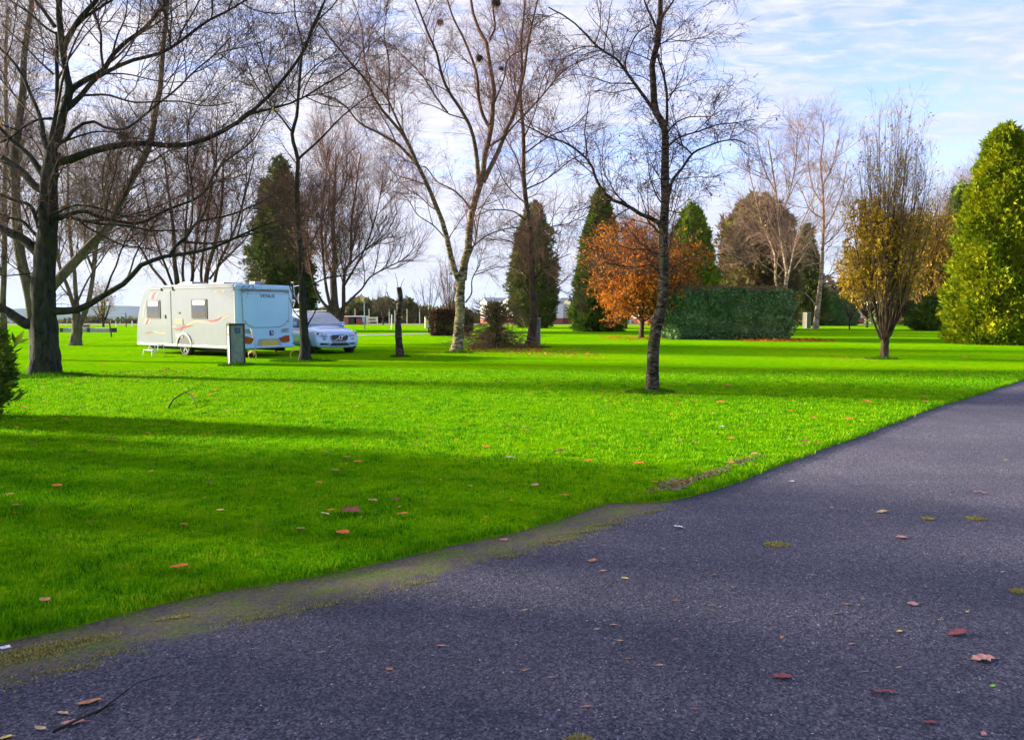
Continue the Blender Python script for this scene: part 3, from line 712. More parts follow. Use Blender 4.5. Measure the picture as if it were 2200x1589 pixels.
bare_tree('ash_tree', 'pale barked bare tree with two leaning stems behind the large old tree', (80, 750), 24.5, T2, TW_MID, M['bark_grey'], M['twig_brown'], seed=5,
          zmin=2.6, leaf=[dict(n=350, size=0.06, m=M['lf_rust'], lvl=2)])
T3 = [
 ([(162, 744), (163, 730), (165, 715), (166, 700), (166, 688)], 23, 19),
 ([(160, 692), (160, 665), (153, 640), (145, 615), (134, 590), (126, 560), (120, 500), (122, 430), (115, 360)], 11, 3),
 ([(168, 695), (166, 660), (162, 620), (160, 580), (154, 540), (150, 490), (146, 430), (148, 350), (142, 290)], 12, 3),
 ([(170, 700), (180, 678), (190, 650), (196, 615), (201, 580), (206, 530), (212, 470), (220, 420), (235, 340)], 13, 3),
 ([(166, 650), (178, 622), (192, 595), (215, 560), (240, 520)], 5, 2), ([(152, 640), (135, 620), (122, 600)], 4, 2),
 ([(206, 530), (225, 490), (245, 430), (262, 360)], 5, 2), ([(201, 580), (185, 540), (182, 480), (185, 400), (180, 330)], 6, 2),
]
TW_VASE = [dict(n=1.5, L=(1.6, 4.2), ang=32, up=0.9, K=8, wig=0.09, upb=0.6), dict(n=2.4, L=(0.8, 2.2), ang=35, up=0.5, K=6, wig=0.12), dict(n=2.6, L=(0.4, 1.2), ang=38, up=0.3, K=5, wig=0.15)]
bare_tree('ash_tree', 'slender bare tree forking low into three stems, in front of the grey planters', (163, 742), 35.0, T3, TW_VASE, M['bark_grey'], M['twig_brown'], seed=6, zmin=3.0,
          leaf=[dict(n=500, size=0.08, m=M['lf_bronze'])])
bare_tree('ash_tree', 'thin bare tree at the very left edge, behind the large old tree', (10, 735), 38.0,
          [([(10, 737), (8, 690), (6, 640), (8, 600), (10, 500), (10, 400), (14, 300), (12, 150), (16, 20)], 13, 5), ([(10, 500), (25, 440), (30, 380), (28, 300)], 5, 2), ([(8, 600), (-10, 540), (-25, 450)], 6, 2), ([(12, 420), (40, 360), (60, 280)], 4, 2)],
          TW_VASE, M['bark_grey'], M['twig_red'], seed=7, zmin=3.0)
T4a = [
 ([(392, 742), (388, 690), (384, 640), (380, 600), (375, 563), (374, 522), (371, 481), (366, 440), (360, 400), (352, 330)], 15, 3),
 ([(390, 680), (372, 640), (352, 606), (325, 573), (303, 535), (271, 495), (240, 440), (225, 390)], 9, 2.5),
 ([(384, 640), (370, 610), (355, 570), (335, 520), (320, 450), (305, 380)], 7, 2.5),
 ([(386, 660), (395, 620), (392, 580), (398, 530), (400, 470), (402, 400), (395, 330)], 8, 2.5),
 ([(388, 690), (405, 640), (413, 600), (415, 563), (423, 508), (430, 450), (440, 380), (445, 320)], 10, 3),
]
T4b = [
 ([(448, 742), (447, 690), (442, 640), (443, 600), (450, 563), (466, 508), (477, 427), (480, 340)], 14, 3),
 ([(448, 680), (458, 630), (464, 590), (474, 555), (490, 525), (512, 470), (530, 400), (545, 340)], 9, 2.5),
 ([(445, 660), (435, 620), (432, 580), (440, 520), (448, 450), (455, 380), (458, 320)], 8, 2.5),
 ([(450, 600), (480, 560), (520, 520), (545, 480)], 5, 2),
]
for k, (tl, bx, lab) in enumerate(((T4a, 392, 'bare many stemmed tree rising behind the front end of the caravan'), (T4b, 448, 'bare many stemmed tree rising behind the middle of the caravan roof'))):
    bare_tree('hornbeam_tree', lab, (bx, 738), 38.0, tl, [dict(n=1.3, L=(1.6, 4.0), ang=34, up=0.7, K=8, wig=0.09, upb=0.5), dict(n=3.0, L=(0.8, 2.2), ang=38, up=0.4, K=6, wig=0.13), dict(n=3.2, L=(0.4, 1.1), ang=40, up=0.2, K=5, wig=0.16)],
              M['bark_brown'], M['twig_red'], group=None, seed=8 + k, zmin=3.2, spread=0.5, leaf=[dict(n=500, size=0.07, m=M['lf_rust'])])
# little golden tree in the distance
def vase(nst, H, W, rg, r0, zf, K=12, pw=0.55):
    Ps = []; Rs = []
    for i in range(nst):
        a = i * 2.3999 + rg.uniform(-.3, .3); q = ((i + .5) / nst) ** 0.5
        tx, ty = math.cos(a) * W * q, math.sin(a) * W * q; tz = H * (1 - 0.42 * q ** 2) * rg.uniform(0.9, 1.0)
        u = np.linspace(0, 1, K); z = zf * rg.uniform(0.8, 1.5) + (tz - zf) * u
        s = u ** pw * 0.9 + 0.1 * u
        p = np.c_[tx * s, ty * s, z] + np.cumsum(rg.normal(0, 0.008 * H / 4, (K, 3)), 0) * u[:, None]; p[0, :2] *= 0
        Ps.append(p); Rs.append(r0 * rg.uniform(0.6, 1.1) * (1 - 0.85 * u))
    return np.stack(Ps), np.stack(Rs)
bare_tree('young_tree', 'small upright tree holding a few yellow leaves, in front of the distant hills', (222, 703), 76.0, [([(222, 704), (222, 690), (221, 680)], 4.5, 4)],
          [dict(n=1.6, L=(0.8, 1.8), ang=30, up=0.6, K=5), dict(n=2.5, L=(0.4, 1.0), ang=35, up=0.3, K=4)], M['bark_brown'], M['twig_gold'], seed=20, zmin=0.6,
          extra=lambda rg: vase(14, 4.6, 1.1, rg, 0.06, 0.7), leaf=[dict(n=420, size=0.17, m=M['lf_bronze'])])
T7 = [
 ([(655, 781), (655, 760), (655, 740), (653, 700), (651, 660), (650, 630)] + c6((480, 1480), (478, 1400), (460, 1200), (455, 1000), (462, 880), (435, 780), (430, 730), (455, 640), (462, 550), (470, 450), (478, 350), (490, 260), (510, 230), (560, 130), (600, 30), (625, -60)), 26, 3),
 (c6((462, 880), (480, 860), (560, 790), (640, 710), (720, 630), (800, 570), (870, 525)), 6, 2),
 (c6((430, 730), (380, 660), (330, 600), (280, 540), (230, 460), (190, 370), (170, 300)), 5, 2),
 (c6((490, 260), (470, 180), (450, 90), (445, 0), (450, -80)), 4, 2.5),
 ([(651, 665), (636, 646), (624, 621), (616, 603), (606, 590)], 3.5, 2), ([(655, 622), (676, 609), (705, 596), (735, 593), (760, 588)], 4, 2),
 ([(660, 700), (667, 687), (676, 673), (682, 655)], 4, 2), ([(648, 540), (670, 520), (690, 480), (700, 440)], 4, 2), ([(640, 470), (615, 440), (590, 425)], 3, 1.5),
 (c6((470, 450), (540, 380), (600, 330), (680, 300)), 3, 1.5), (c6((460, 560), (400, 480), (390, 380), (400, 250)), 3, 1.5), ([(652, 690), (632, 668), (622, 640)], 3, 1.5),
]
TW_BIRCH = [dict(n=2.2, L=(0.7, 2.2), ang=48, up=0.5, K=8, wig=0.12), dict(n=4.0, L=(0.4, 1.2), ang=42, up=-0.05, K=6, wig=0.15), dict(n=5.0, L=(0.2, 0.65), ang=42, up=-0.45, K=5, wig=0.17), dict(n=3.0, L=(0.12, 0.35), ang=45, up=-0.5, K=4, wig=0.15)]
bare_tree('birch_tree', 'thin dark bare tree standing directly in front of the rear corner of the caravan', (655, 778), 23.8, T7, TW_BIRCH, M['bark_dark'], M['twig_dark'], seed=12, zmin=2.4, flare=1.5, tpw=0.42,
          leaf=[dict(n=380, size=0.06, m=M['lf_rust'], lvl=2), dict(n=60, size=0.08, m=M['lf_bronze'], lvl=1, zr=(2.5, 5))])
T9 = [
 ([(728, 712), (728, 690), (724, 670), (720, 658), (716, 596), (720, 560), (715, 480), (720, 400), (722, 330)], 20, 2.5),
 ([(728, 692), (716, 676), (698, 655), (687, 640), (676, 615), (665, 560), (660, 500), (665, 430)], 9, 2),
 ([(730, 694), (738, 662), (738, 615), (742, 578), (753, 560), (755, 480), (765, 400), (775, 330)], 11, 2.5),
 ([(718, 680), (708, 650), (702, 625), (698, 596), (695, 560), (690, 480), (700, 380), (705, 320)], 9, 2),
 ([(740, 658), (760, 637), (778, 620), (796, 595), (832, 575), (870, 555), (890, 530)], 6, 1.5),
 ([(738, 615), (765, 570), (790, 520), (810, 450), (820, 380)], 6, 1.5), ([(742, 578), (780, 540), (830, 500), (855, 450)], 5, 1.5), ([(716, 596), (700, 540), (705, 470), (740, 400), (745, 330)], 5, 1.5),
]
bare_tree('hornbeam_tree', 'bare reddish many stemmed tree with a broad twiggy crown behind the white car', (728, 705), 58.0, T9,
          [dict(n=1.5, L=(2.4, 6.0), ang=34, up=0.7, K=8, wig=0.08, upb=0.5), dict(n=1.7, L=(1.2, 3.2), ang=38, up=0.4, K=6, wig=0.12), dict(n=1.9, L=(0.6, 1.8), ang=40, up=0.2, K=5, wig=0.15)],
          M['bark_brown'], M['twig_red'], seed=14, zmin=3.5, spread=0.5, lump=0.03)
STUMP = [([(860, 769), (858, 745), (856, 720), (855, 690), (857, 660), (860, 640), (857, 617)], 16, 10), ([(853, 676), (847, 662), (840, 647), (834, 636), (830, 627)], 3.5, 1.5), ([(855, 650), (847, 646), (838, 641)], 4, 2.5),
         ([(855, 617), (853, 603), (848, 585)], 1.6, 0.8), ([(861, 617), (864, 606), (869, 598)], 1.5, 0.8)]
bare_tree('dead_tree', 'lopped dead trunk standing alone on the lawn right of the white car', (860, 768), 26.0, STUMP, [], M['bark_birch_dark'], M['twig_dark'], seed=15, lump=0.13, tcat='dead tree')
T11 = [
 ([(980, 760), (984, 735), (986, 700), (989, 670), (988, 640), (990, 615), (991, 600)], 25, 18),
 (c7((690, 1560), (672, 1510), (650, 1470), (630, 1380), (610, 1290), (580, 1190), (540, 1100), (510, 1020), (460, 920), (430, 840), (370, 730), (310, 660), (230, 560), (180, 440), (110, 360), (0, 220), (-90, 100)), 15, 3),
 (c7((450, 895), (400, 850), (340, 790), (230, 730), (130, 680), (60, 600), (0, 560), (-80, 530)), 8, 2.5),
 (c7((300, 620), (295, 560), (285, 500), (300, 440), (290, 300), (270, 200), (280, 100), (290, 0)), 4, 2),
 (c7((400, 780), (340, 660), (280, 530), (200, 440), (160, 300), (150, 150), (100, 0)), 6, 2),
 (c7((700, 1540), (712, 1440), (738, 1340), (738, 1250), (760, 1150), (785, 1060), (812, 980), (825, 860), (850, 760), (862, 700), (872, 560), (878, 480), (852, 350), (842, 250), (800, 170), (770, 100), (750, 0), (740, -100)), 20, 5),
 (c7((860, 710), (820, 650), (790, 540), (780, 400), (720, 230), (650, 90), (620, 0), (590, -80)), 9, 3),
 (c7((790, 1010), (785, 930), (775, 830), (750, 720), (700, 620), (620, 500), (580, 400), (560, 310), (500, 170), (440, 0), (400, -120)), 11, 3),
 (c7((815, 1000), (860, 910), (900, 830), (940, 720), (980, 640), (1010, 520), (1040, 400), (1060, 240), (1100, 60), (1130, -80)), 12, 3),
 ([(1050, 315), (1083, 293), (1112, 262), (1140, 235), (1172, 200), (1205, 160), (1235, 138), (1291, 116)], 5, 2),
 (c7((745, 1150), (700, 1090), (640, 1040), (560, 1000), (500, 920), (470, 920)), 5, 2),
 (c7((745, 1370), (790, 1330), (830, 1300), (900, 1270), (1000, 1250), (1080, 1240)), 4, 2),
 (c7((850, 220), (880, 150), (870, 50), (890, -60)), 5, 3),
 (c7((605, 1310), (540, 1240), (450, 1180), (380, 1080), (300, 1050)), 3.5, 1.5), (c7((510, 1020), (420, 990), (330, 960), (250, 870)), 3, 1.5),
 (c7((880, 560), (930, 430), (950, 330), (1025, 280), (1080, 230)), 4, 2), (c7((730, 1430), (770, 1330), (800, 1150), (880, 1000), (900, 950)), 4, 1.5),
 (c7((620, 620), (560, 540), (480, 420), (380, 320), (300, 250), (240, 230)), 4, 1.5), (c7((735, 660), (640, 630), (560, 590), (460, 560)), 3.5, 1.5),
 ([(990, 600), (978, 590), (965, 588)], 5, 2), ([(1000, 650), (1013, 630), (1014, 600), (1030, 570)], 4, 2),
]
bare_tree('birch_tree', 'tall bare birch forking low into two sunlit stems, in the middle of the lawn', (980, 757), 29.5, T11,
          [dict(n=1.5, L=(0.9, 2.8), ang=42, up=0.5, K=8, wig=0.11), dict(n=3.4, L=(0.5, 1.5), ang=40, up=-0.1, K=6, wig=0.14), dict(n=4.2, L=(0.25, 0.8), ang=40, up=-0.6, K=5, wig=0.15), dict(n=2.5, L=(0.15, 0.4), ang=40, up=-0.7, K=4, wig=0.15)],
          M['bark_birch'], M['twig_red'], seed=17, zmin=2.8, spread=0.4, flare=1.4)
T12 = [
 ([(1140, 748), (1142, 730), (1144, 700), (1147, 670), (1146, 640), (1143, 600), (1142, 560), (1140, 520), (1135, 470), (1131, 440), (1125, 378), (1125, 299), (1120, 230), (1118, 189), (1122, 148), (1120, 90), (1126, 30), (1130, -40)], 24, 3),
 ([(1125, 395), (1109, 340), (1087, 302), (1074, 267), (1060, 230)], 4, 1.5), ([(1131, 406), (1172, 387), (1205, 362), (1235, 340), (1270, 325)], 4, 1.5), ([(1128, 330), (1172, 299), (1235, 270), (1270, 240)], 4, 1.5),
 ([(1132, 440), (1096, 406), (1078, 378), (1060, 330)], 3.5, 1.5), ([(1150, 638), (1180, 622), (1205, 608), (1222, 590)], 5, 1.5), ([(1146, 602), (1165, 580), (1190, 560), (1225, 545)], 4, 1.5),
 ([(1142, 560), (1115, 530), (1080, 515), (1045, 520)], 4, 1.5), ([(1140, 520), (1175, 490), (1220, 480), (1260, 460)], 4, 1.5), ([(1136, 480), (1105, 455), (1060, 450), (1020, 465)], 4, 1.5), ([(1146, 610), (1120, 580), (1095, 570)], 3.5, 1.5),
 ([(1125, 299), (1150, 240), (1165, 180), (1190, 130)], 3.5, 1.5), ([(1120, 230), (1100, 180), (1095, 110), (1080, 50)], 3.5, 1.5), ([(1144, 650), (1125, 615), (1118, 590)], 5, 2),
]
bare_tree('birch_tree', 'bare single trunked tree with level side branches, in front of the sparse grey green conifer', (1141, 745), 34.0, T12,
          [dict(n=2.2, L=(0.9, 2.8), ang=50, up=0.25, K=8, wig=0.10), dict(n=3.2, L=(0.5, 1.5), ang=42, up=0.05, K=6, wig=0.14), dict(n=3.6, L=(0.25, 0.8), ang=42, up=-0.2, K=5, wig=0.16)],
          M['bark_brown'], M['twig_red'], seed=18, zmin=2.6, spread=0.5, flare=1.6, tpw=0.45)
T13 = [
 ([(1400, 850), (1401, 830), (1402, 802), (1403, 770), (1405, 740), (1411, 699), (1422, 660), (1425, 615), (1426, 553), (1425, 491), (1429, 428), (1428, 366), (1429, 304), (1428, 275), (1417, 254), (1408, 237), (1405, 205), (1404, 176), (1401, 132), (1409, 110), (1414, 79), (1417, 47), (1419, 0), (1418, -80), (1424, -200)], 28, 7),
 (c9((740, 860), (742, 780), (740, 700), (735, 600), (712, 500), (690, 420), (680, 370)), 7, 4),
 (c9((692, 160), (720, 100), (750, 60), (790, 0), (830, -80)), 5, 3),
 (c8((590, 710), (560, 665), (540, 650), (480, 630), (400, 580), (330, 555), (290, 520), (250, 460), (220, 380), (190, 340), (130, 290), (60, 250), (0, 235), (-80, 190), (-160, 150)), 11, 2.5),
 (c8((190, 340), (192, 280), (185, 200), (200, 100), (210, 0)), 4, 1.5), (c8((330, 555), (260, 560), (180, 600), (100, 620)), 3, 1.2),
 (c8((590, 730), (560, 715), (540, 690), (510, 660), (495, 600)), 6, 2),
 (c9((660, 765), (640, 740), (600, 680), (540, 600), (470, 500), (400, 400), (340, 360), (290, 330), (200, 250), (100, 160), (0, 110), (-90, 70)), 9, 2.5),
 (c9((260, 322), (200, 315), (130, 330), (60, 360)), 3, 1.5), (c9((455, 470), (460, 400), (500, 290), (540, 230), (620, 180)), 4, 2),
 (c9((665, 190), (640, 130), (600, 50), (580, 0), (560, -60)), 6, 3),
 (c9((748, 900), (780, 860), (820, 830), (900, 800), (1050, 795), (1100, 770)), 4, 1.5), (c9((748, 1000), (790, 960), (850, 930), (980, 890), (1100, 850), (1230, 845), (1330, 830)), 5, 1.5),
 (c8((600, 600), (612, 550), (640, 450), (680, 400), (740, 320), (800, 290), (880, 260), (960, 250), (1020, 270)), 10, 2), (c8((740, 320), (700, 280), (640, 250)), 4, 2.5),
 (c8((590, 850), (560, 830), (500, 810), (420, 810), (360, 790)), 5, 1.5), (c8((590, 940), (560, 915), (520, 890), (440, 900), (330, 885), (270, 870)), 4.5, 1.5), (c8((590, 920), (630, 900), (700, 870), (740, 850)), 4, 1.5),
 (c8((600, 640), (620, 610), (680, 620), (720, 590)), 3.5, 1.5), (c8((590, 580), (550, 520), (520, 420), (515, 330)), 4, 1.5), (c9((640, 420), (560, 380), (470, 350)), 3, 1.5),
 (c9((740, 700), (800, 600), (850, 520), (860, 440)), 3, 1.5), (c9((700, 300), (780, 260), (860, 230)), 3, 1.5),
]
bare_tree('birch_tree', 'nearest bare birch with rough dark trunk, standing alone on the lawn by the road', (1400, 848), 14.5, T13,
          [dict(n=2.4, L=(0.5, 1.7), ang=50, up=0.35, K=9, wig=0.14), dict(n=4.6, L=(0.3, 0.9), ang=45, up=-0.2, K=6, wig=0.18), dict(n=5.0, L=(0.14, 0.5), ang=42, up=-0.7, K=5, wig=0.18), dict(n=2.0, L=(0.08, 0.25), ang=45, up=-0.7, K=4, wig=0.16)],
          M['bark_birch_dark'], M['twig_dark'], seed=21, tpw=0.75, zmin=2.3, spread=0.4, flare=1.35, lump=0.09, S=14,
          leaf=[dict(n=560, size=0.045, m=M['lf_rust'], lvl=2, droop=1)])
T14 = [
 ([(1682, 722), (1684, 680), (1686, 640), (1688, 604), (1690, 582), (1681, 526), (1673, 471), (1667, 415), (1659, 360), (1650, 300)], 12, 2),
 ([(1682, 650), (1676, 626), (1667, 609), (1665, 548), (1651, 512), (1637, 479), (1623, 421), (1610, 370)], 7, 2),
 ([(1688, 620), (1701, 560), (1714, 498), (1740, 440), (1760, 390)], 5, 1.5), ([(1673, 471), (1695, 420), (1710, 350), (1715, 290)], 4, 1.5), ([(1681, 526), (1655, 480), (1640, 430)], 3, 1.5),
 ([(1680, 600), (1640, 570), (1600, 560), (1580, 545)], 3, 1.5), ([(1667, 415), (1640, 360), (1625, 300)], 3, 1.2),
]
TW_FAR = [dict(n=1.2, L=(1.8, 4.8), ang=38, up=0.5, K=8, wig=0.10), dict(n=2.1, L=(1.0, 2.8), ang=38, up=-0.1, K=6, wig=0.13), dict(n=2.0, L=(0.6, 1.6), ang=36, up=-0.7, K=5, wig=0.14)]
bare_tree('birch_tree', 'pale trunked bare birch with several stems rising behind the clipped dark hedge', (1682, 712), 60.0, T14, TW_FAR, M['bark_white'], M['twig_pale'], seed=23, zmin=4, spread=0.45, lump=0.02)
T15 = [
 ([(1752, 706), (1755, 675), (1759, 640), (1765, 585), (1767, 530), (1769, 475), (1767, 402), (1763, 348), (1770, 293), (1768, 262)], 12, 1.5),
 ([(1752, 655), (1740, 640), (1723, 625), (1708, 620)], 4, 1.5), ([(1762, 612), (1785, 590), (1810, 577), (1835, 560)], 4, 1.5), ([(1765, 565), (1735, 570), (1710, 580), (1695, 590)], 3.5, 1.5),
 ([(1768, 500), (1790, 460), (1810, 410), (1820, 350)], 4, 1.5), ([(1768, 440), (1745, 400), (1735, 340), (1740, 290)], 3.5, 1.5), ([(1767, 402), (1790, 350), (1800, 300)], 3, 1.5), ([(1766, 530), (1800, 500), (1830, 450)], 3, 1.5), ([(1768, 470), (1740, 450), (1720, 410)], 3, 1.5),
]
bare_tree('birch_tree', 'bare birch with a slim white trunk beside the small grey service post', (1752, 705), 68.0, T15, TW_FAR, M['bark_white'], M['twig_pale'], seed=24, zmin=4.5, spread=0.45, lump=0.02)
# upright tree, right
bare_tree('upright_tree', 'upright narrow tree with fanned stems and sparse bronze leaves on the right of the lawn', (1900, 773), 25.0,
          [([(1900, 776), (1900, 760), (1901, 745), (1902, 730)], 16, 15)],
          [dict(n=1.2, L=(0.8, 2.2), ang=20, up=0.7, K=7, wig=0.07), dict(n=2.0, L=(0.4, 1.1), ang=30, up=0.4, K=5, wig=0.1), dict(n=2.5, L=(0.2, 0.5), ang=34, up=0.2, K=4, wig=0.12)],
          M['bark_brown'], M['twig_gold'], seed=31, zmin=0.7, spawn_trunk=True, flare=1.25,
          extra=lambda rg: vase(44, 8.6, 1.42, rg, 0.034, 0.55, K=16, pw=0.62),
          leaf=[dict(n=13000, size=0.08, m=M['lf_bronze'], zr=(0.8, 4.6)), dict(n=3200, size=0.08, m=M['lf_bronze'], zr=(0.8, 5.2), xr=(-2.2, -0.5)), dict(n=1300, size=0.075, m=M['lf_bronze'], zr=(4.0, 8))])
bare_tree('beech_tree', 'low spreading beech covered in orange autumn leaves behind the nearest birch', (1378, 728), 44.0,
          [([(1378, 730), (1378, 715), (1379, 700), (1382, 660), (1384, 600), (1388, 540)], 11, 4)],
          [dict(n=2.2, L=(1.0, 2.6), ang=60, up=0.3, K=7, wig=0.1, upb=0.0), dict(n=4.0, L=(0.5, 1.4), ang=45, up=0.0, K=5, wig=0.15), dict(n=3.5, L=(0.25, 0.7), ang=42, up=0, K=4)],
          M['bark_brown'], M['twig_brown'], seed=33, zmin=1.2, flare=1.3,
          extra=lambda rg: vase(30, 7.2, 3.5, rg, 0.05, 1.0, K=12, pw=0.6),
          leaf=[dict(n=17000, size=0.13, m=M['lf_orange'], zr=(0.8, 3.6), droop=0.1, xr=(-5, 0.9)), dict(n=5200, size=0.13, m=M['lf_orange'], zr=(0.8, 5.4), droop=0.1, xr=(0.9, 5)), dict(n=6000, size=0.12, m=M['lf_orange'], zr=(3.8, 7), xr=(-4, 0.6)), dict(n=1800, size=0.12, m=M['lf_orange'], zr=(3.8, 7))])
for (bx, by, Y, H, W, lab, mt_, lf, sd_, r0, nst) in (
    (1862, 702, 74.0, 8.5, 3.0, 'small bronze leaved tree standing just left behind the upright bronze tree', M['twig_brown'], [dict(n=9000, size=0.2, m=M['lf_bronze'], zr=(1.2, 7.5))], 41, 0.10, 20),
    (1992, 700, 70.0, 12.0, 3.0, 'brown twiggy tree between the upright bronze tree and the golden conifer', M['twig_gold'], [dict(n=18000, size=0.19, m=M['lf_bronze'], zr=(2, 10))], 42, 0.12, 34),
    (1945, 700, 82.0, 12.5, 3.6, 'second brown twiggy tree further back behind the upright bronze tree', M['twig_brown'], [dict(n=14000, size=0.2, m=M['lf_bronze'], zr=(1.5, 9.5))], 43, 0.12, 30),
    (1825, 706, 66.0, 3.6, 1.6, 'small crooked bare tree between the dark hedge and the upright tree', M['twig_pale'], None, 44, 0.05, 9),
    (823, 698, 88.0, 4.6, 1.9, 'small leafless tree beside the white notice board', M['twig_brown'], None, 45, 0.07, 10),
    (921, 715, 56.0, 4.4, 1.9, 'small leafless tree left of the clipped purple hedge', M['twig_brown'], None, 46, 0.045, 10),
    (2085, 700, 95.0, 20.0, 4.5, 'tall leafless tree behind the golden conifer', M['twig_pale'], None, 47, 0.16, 22),
    (1345, 705, 70.0, 9.5, 3.5, 'leafless brown tree behind the orange beech', M['twig_red'], None, 48, 0.1, 18),
    (1500, 712, 62.0, 7.5, 2.3, 'leafless brown tree behind the clipped dark hedge', M['twig_brown'], [dict(n=1200, size=0.15, m=M['lf_orange'])], 49, 0.08, 16),
    (966, 705, 75.0, 8.0, 1.6, 'slim reddish bare tree behind the forked birch', M['twig_red'], None, 50, 0.06, 10)):
    bare_tree('background_tree', lab, (bx, by), Y, [([(bx, by + 2), (bx, by - 6), (bx + 0.5, by - 12)], max(3, r0 * 2.6 * F / Y), max(2.5, r0 * 2.2 * F / Y))],
              [dict(n=1.5 if H > 6 else 2.0, L=(H * 0.12, H * 0.32), ang=34, up=0.4, K=6, wig=0.12), dict(n=2.0, L=(H * 0.06, H * 0.18), ang=38, up=0.2, K=5, wig=0.15)],
              M['bark_brown'], mt_, seed=sd_, zmin=0.8, extra=(lambda H, W, r0, nst: (lambda rg: vase(nst, H, W, rg, r0, 0.9, K=12, pw=0.7)))(H, W, r0, nst), leaf=lf, lump=0.02, S=8)

# brush heap round an ivy stump
def brush():
    rg = np.random.default_rng(77); Y = 33.0
    X = XA(1066, Y); root = thing('brush_pile', (X, Y, 0), 'tangled heap of bare brushwood round an ivy covered stump between two trees', 'brushwood')
    u = np.linspace(0, 1, 12); c = np.c_[0.05 * np.sin(u * 7), 0.05 * np.cos(u * 5), u * 2.0 - 0.05]
    v, q = tubes(c[None], (0.17 - 0.06 * u)[None], 10, 0.15, rg); npmesh('stump', v, q, M['bark_dark'], root)
    Ps = []; Rs = []
    for k in range(190):
        a = rg.uniform(0, 2 * PI); z0 = rg.uniform(0.15, 1.7); L = rg.uniform(0.9, 2.6) * (1.1 - z0 * 0.42)
        uu = np.linspace(0, 1, 9); rise = rg.uniform(-0.45, 0.35) if z0 < 1 else rg.uniform(0.1, 0.9)
        r = uu * L; zz = np.maximum(0.03, z0 + rise * uu - 0.3 * uu ** 2)
        p = np.c_[np.cos(a) * r, np.sin(a) * r * 0.8, zz] + np.cumsum(rg.normal(0, 0.025, (9, 3)), 0) * np.array([1, 1, 0.6]); p[:, 2] = np.maximum(p[:, 2], 0.02)
        Ps.append(p); Rs.append(0.024 * (1 - 0.7 * uu))
    Pn = np.stack(Ps); Rn = np.stack(Rs); k1 = kids(Pn, Rn, rg, 2.0, (0.25, 0.9), ang=40, up=0.1, K=5, wig=0.2, rmin=0.010)
    k1[0][:, :, 2] = np.maximum(k1[0][:, :, 2], 0.02); k2 = kids(k1[0], k1[1], rg, 2.5, (0.12, 0.5), ang=40, up=0.1, K=4, wig=0.2, rmin=0.008)
    k2[0][:, :, 2] = np.maximum(k2[0][:, :, 2], 0.02)
    V, Q = cat([tubes(Pn, Rn, 4), tubes(*k1, 3), tubes(*k2, 3)]); npmesh('brushwood', V, Q, M['twig_gold'], root)
    n = 5200; a = rg.random(n) * 2 * PI; z = rg.random(n) ** 0.8 * 2.0; r = (0.34 + 0.22 * np.sin(z * 5 + a * 2)) * rg.random(n) ** 0.4 * (1 + (z < 0.7) * 0.5)
    p = np.c_[np.cos(a) * r, np.sin(a) * r, z]; d = nrm(rg.normal(size=(n, 3))); s = nrm(np.cross(d, rg.normal(size=(n, 3)))); sz = rg.uniform(0.04, 0.09, n)[:, None]
    v = np.stack([p, p + d * sz * .5 + s * sz * .4, p + d * sz, p + d * sz * .5 - s * sz * .4], 1).reshape(-1, 3); b = np.arange(n)[:, None] * 4
    npmesh('ivy', v, np.concatenate([b + np.array([0, 1, 2]), b + np.array([0, 2, 3])]), M['cf_olive'], root, smooth=False)
brush()

# ------------------------------------------------------------------ conifers and hedges
COLUMN = [(0, 0.62), (0.06, 0.85), (0.2, 1.0), (0.5, 0.95), (0.72, 0.74), (0.88, 0.42), (0.96, 0.2), (1, 0.02)]
CONE = [(0, 0.8), (0.06, 0.98), (0.2, 1.0), (0.4, 0.85), (0.6, 0.66), (0.8, 0.42), (0.93, 0.22), (1, 0.02)]
OVAL = [(0, 0.7), (0.12, 0.92), (0.35, 1.0), (0.6, 0.86), (0.8, 0.58), (0.92, 0.33), (1, 0.04)]
conifer('conifer', 'tall golden green conifer at the right edge of the lawn', 2138, 742, 266, 36.5, 176, [(0, 0.80), (0.05, 1.0), (0.2, 1.0), (0.4, 0.90), (0.6, 0.74), (0.78, 0.54), (0.88, 0.44), (0.95, 0.32), (0.98, 0.2), (1, 0.05)], 115000, 0.21, M['cf_gold'], 51, ragged=0.14, aspect=0.34, inner=0.72)
conifer('conifer', 'dark green conifer crowding behind the golden one at the right edge', 2225, 745, 345, 38.5, 150, COLUMN, 22000, 0.36, M['cf_green'], 52, ragged=0.13)
conifer('conifer', 'dark oval conifer behind the caravan and the thin dark tree', 609, 705, 336, 62.0, 132, OVAL, 22000, 0.36, M['cf_dark'], 53, ragged=0.10, gap=0.12)
conifer('conifer', 'sparse grey green conifer right behind the bare tree with level branches', 1147, 705, 432, 72.0, 100, COLUMN, 15000, 0.40, M['cf_olive'], 54, ragged=0.10, gap=0.2)
conifer('conifer', 'pointed green conifer touching the orange beech', 1288, 712, 405, 60.0, 108, CONE, 20000, 0.40, M['cf_green'], 55, ragged=0.12)
conifer('conifer', 'bright lime green conifer rising behind the clipped dark hedge', 1482, 710, 438, 58.0, 98, COLUMN, 18000, 0.40, M['cf_lime'], 56, ragged=0.12)
conifer('conifer', 'broad brownish conifer behind the right end of the clipped dark hedge', 1624, 708, 416, 66.0, 152, [(0, 0.9), (0.3, 1.0), (0.6, 0.98), (0.8, 0.82), (0.92, 0.55), (1, 0.1)], 24000, 0.45, M['cf_brown'], 57, ragged=0.12)
conifer('conifer', 'brownish green conifer behind the small grey service post', 1727, 697, 482, 84.0, 78, CONE, 13000, 0.45, M['cf_olive'], 58, ragged=0.10)
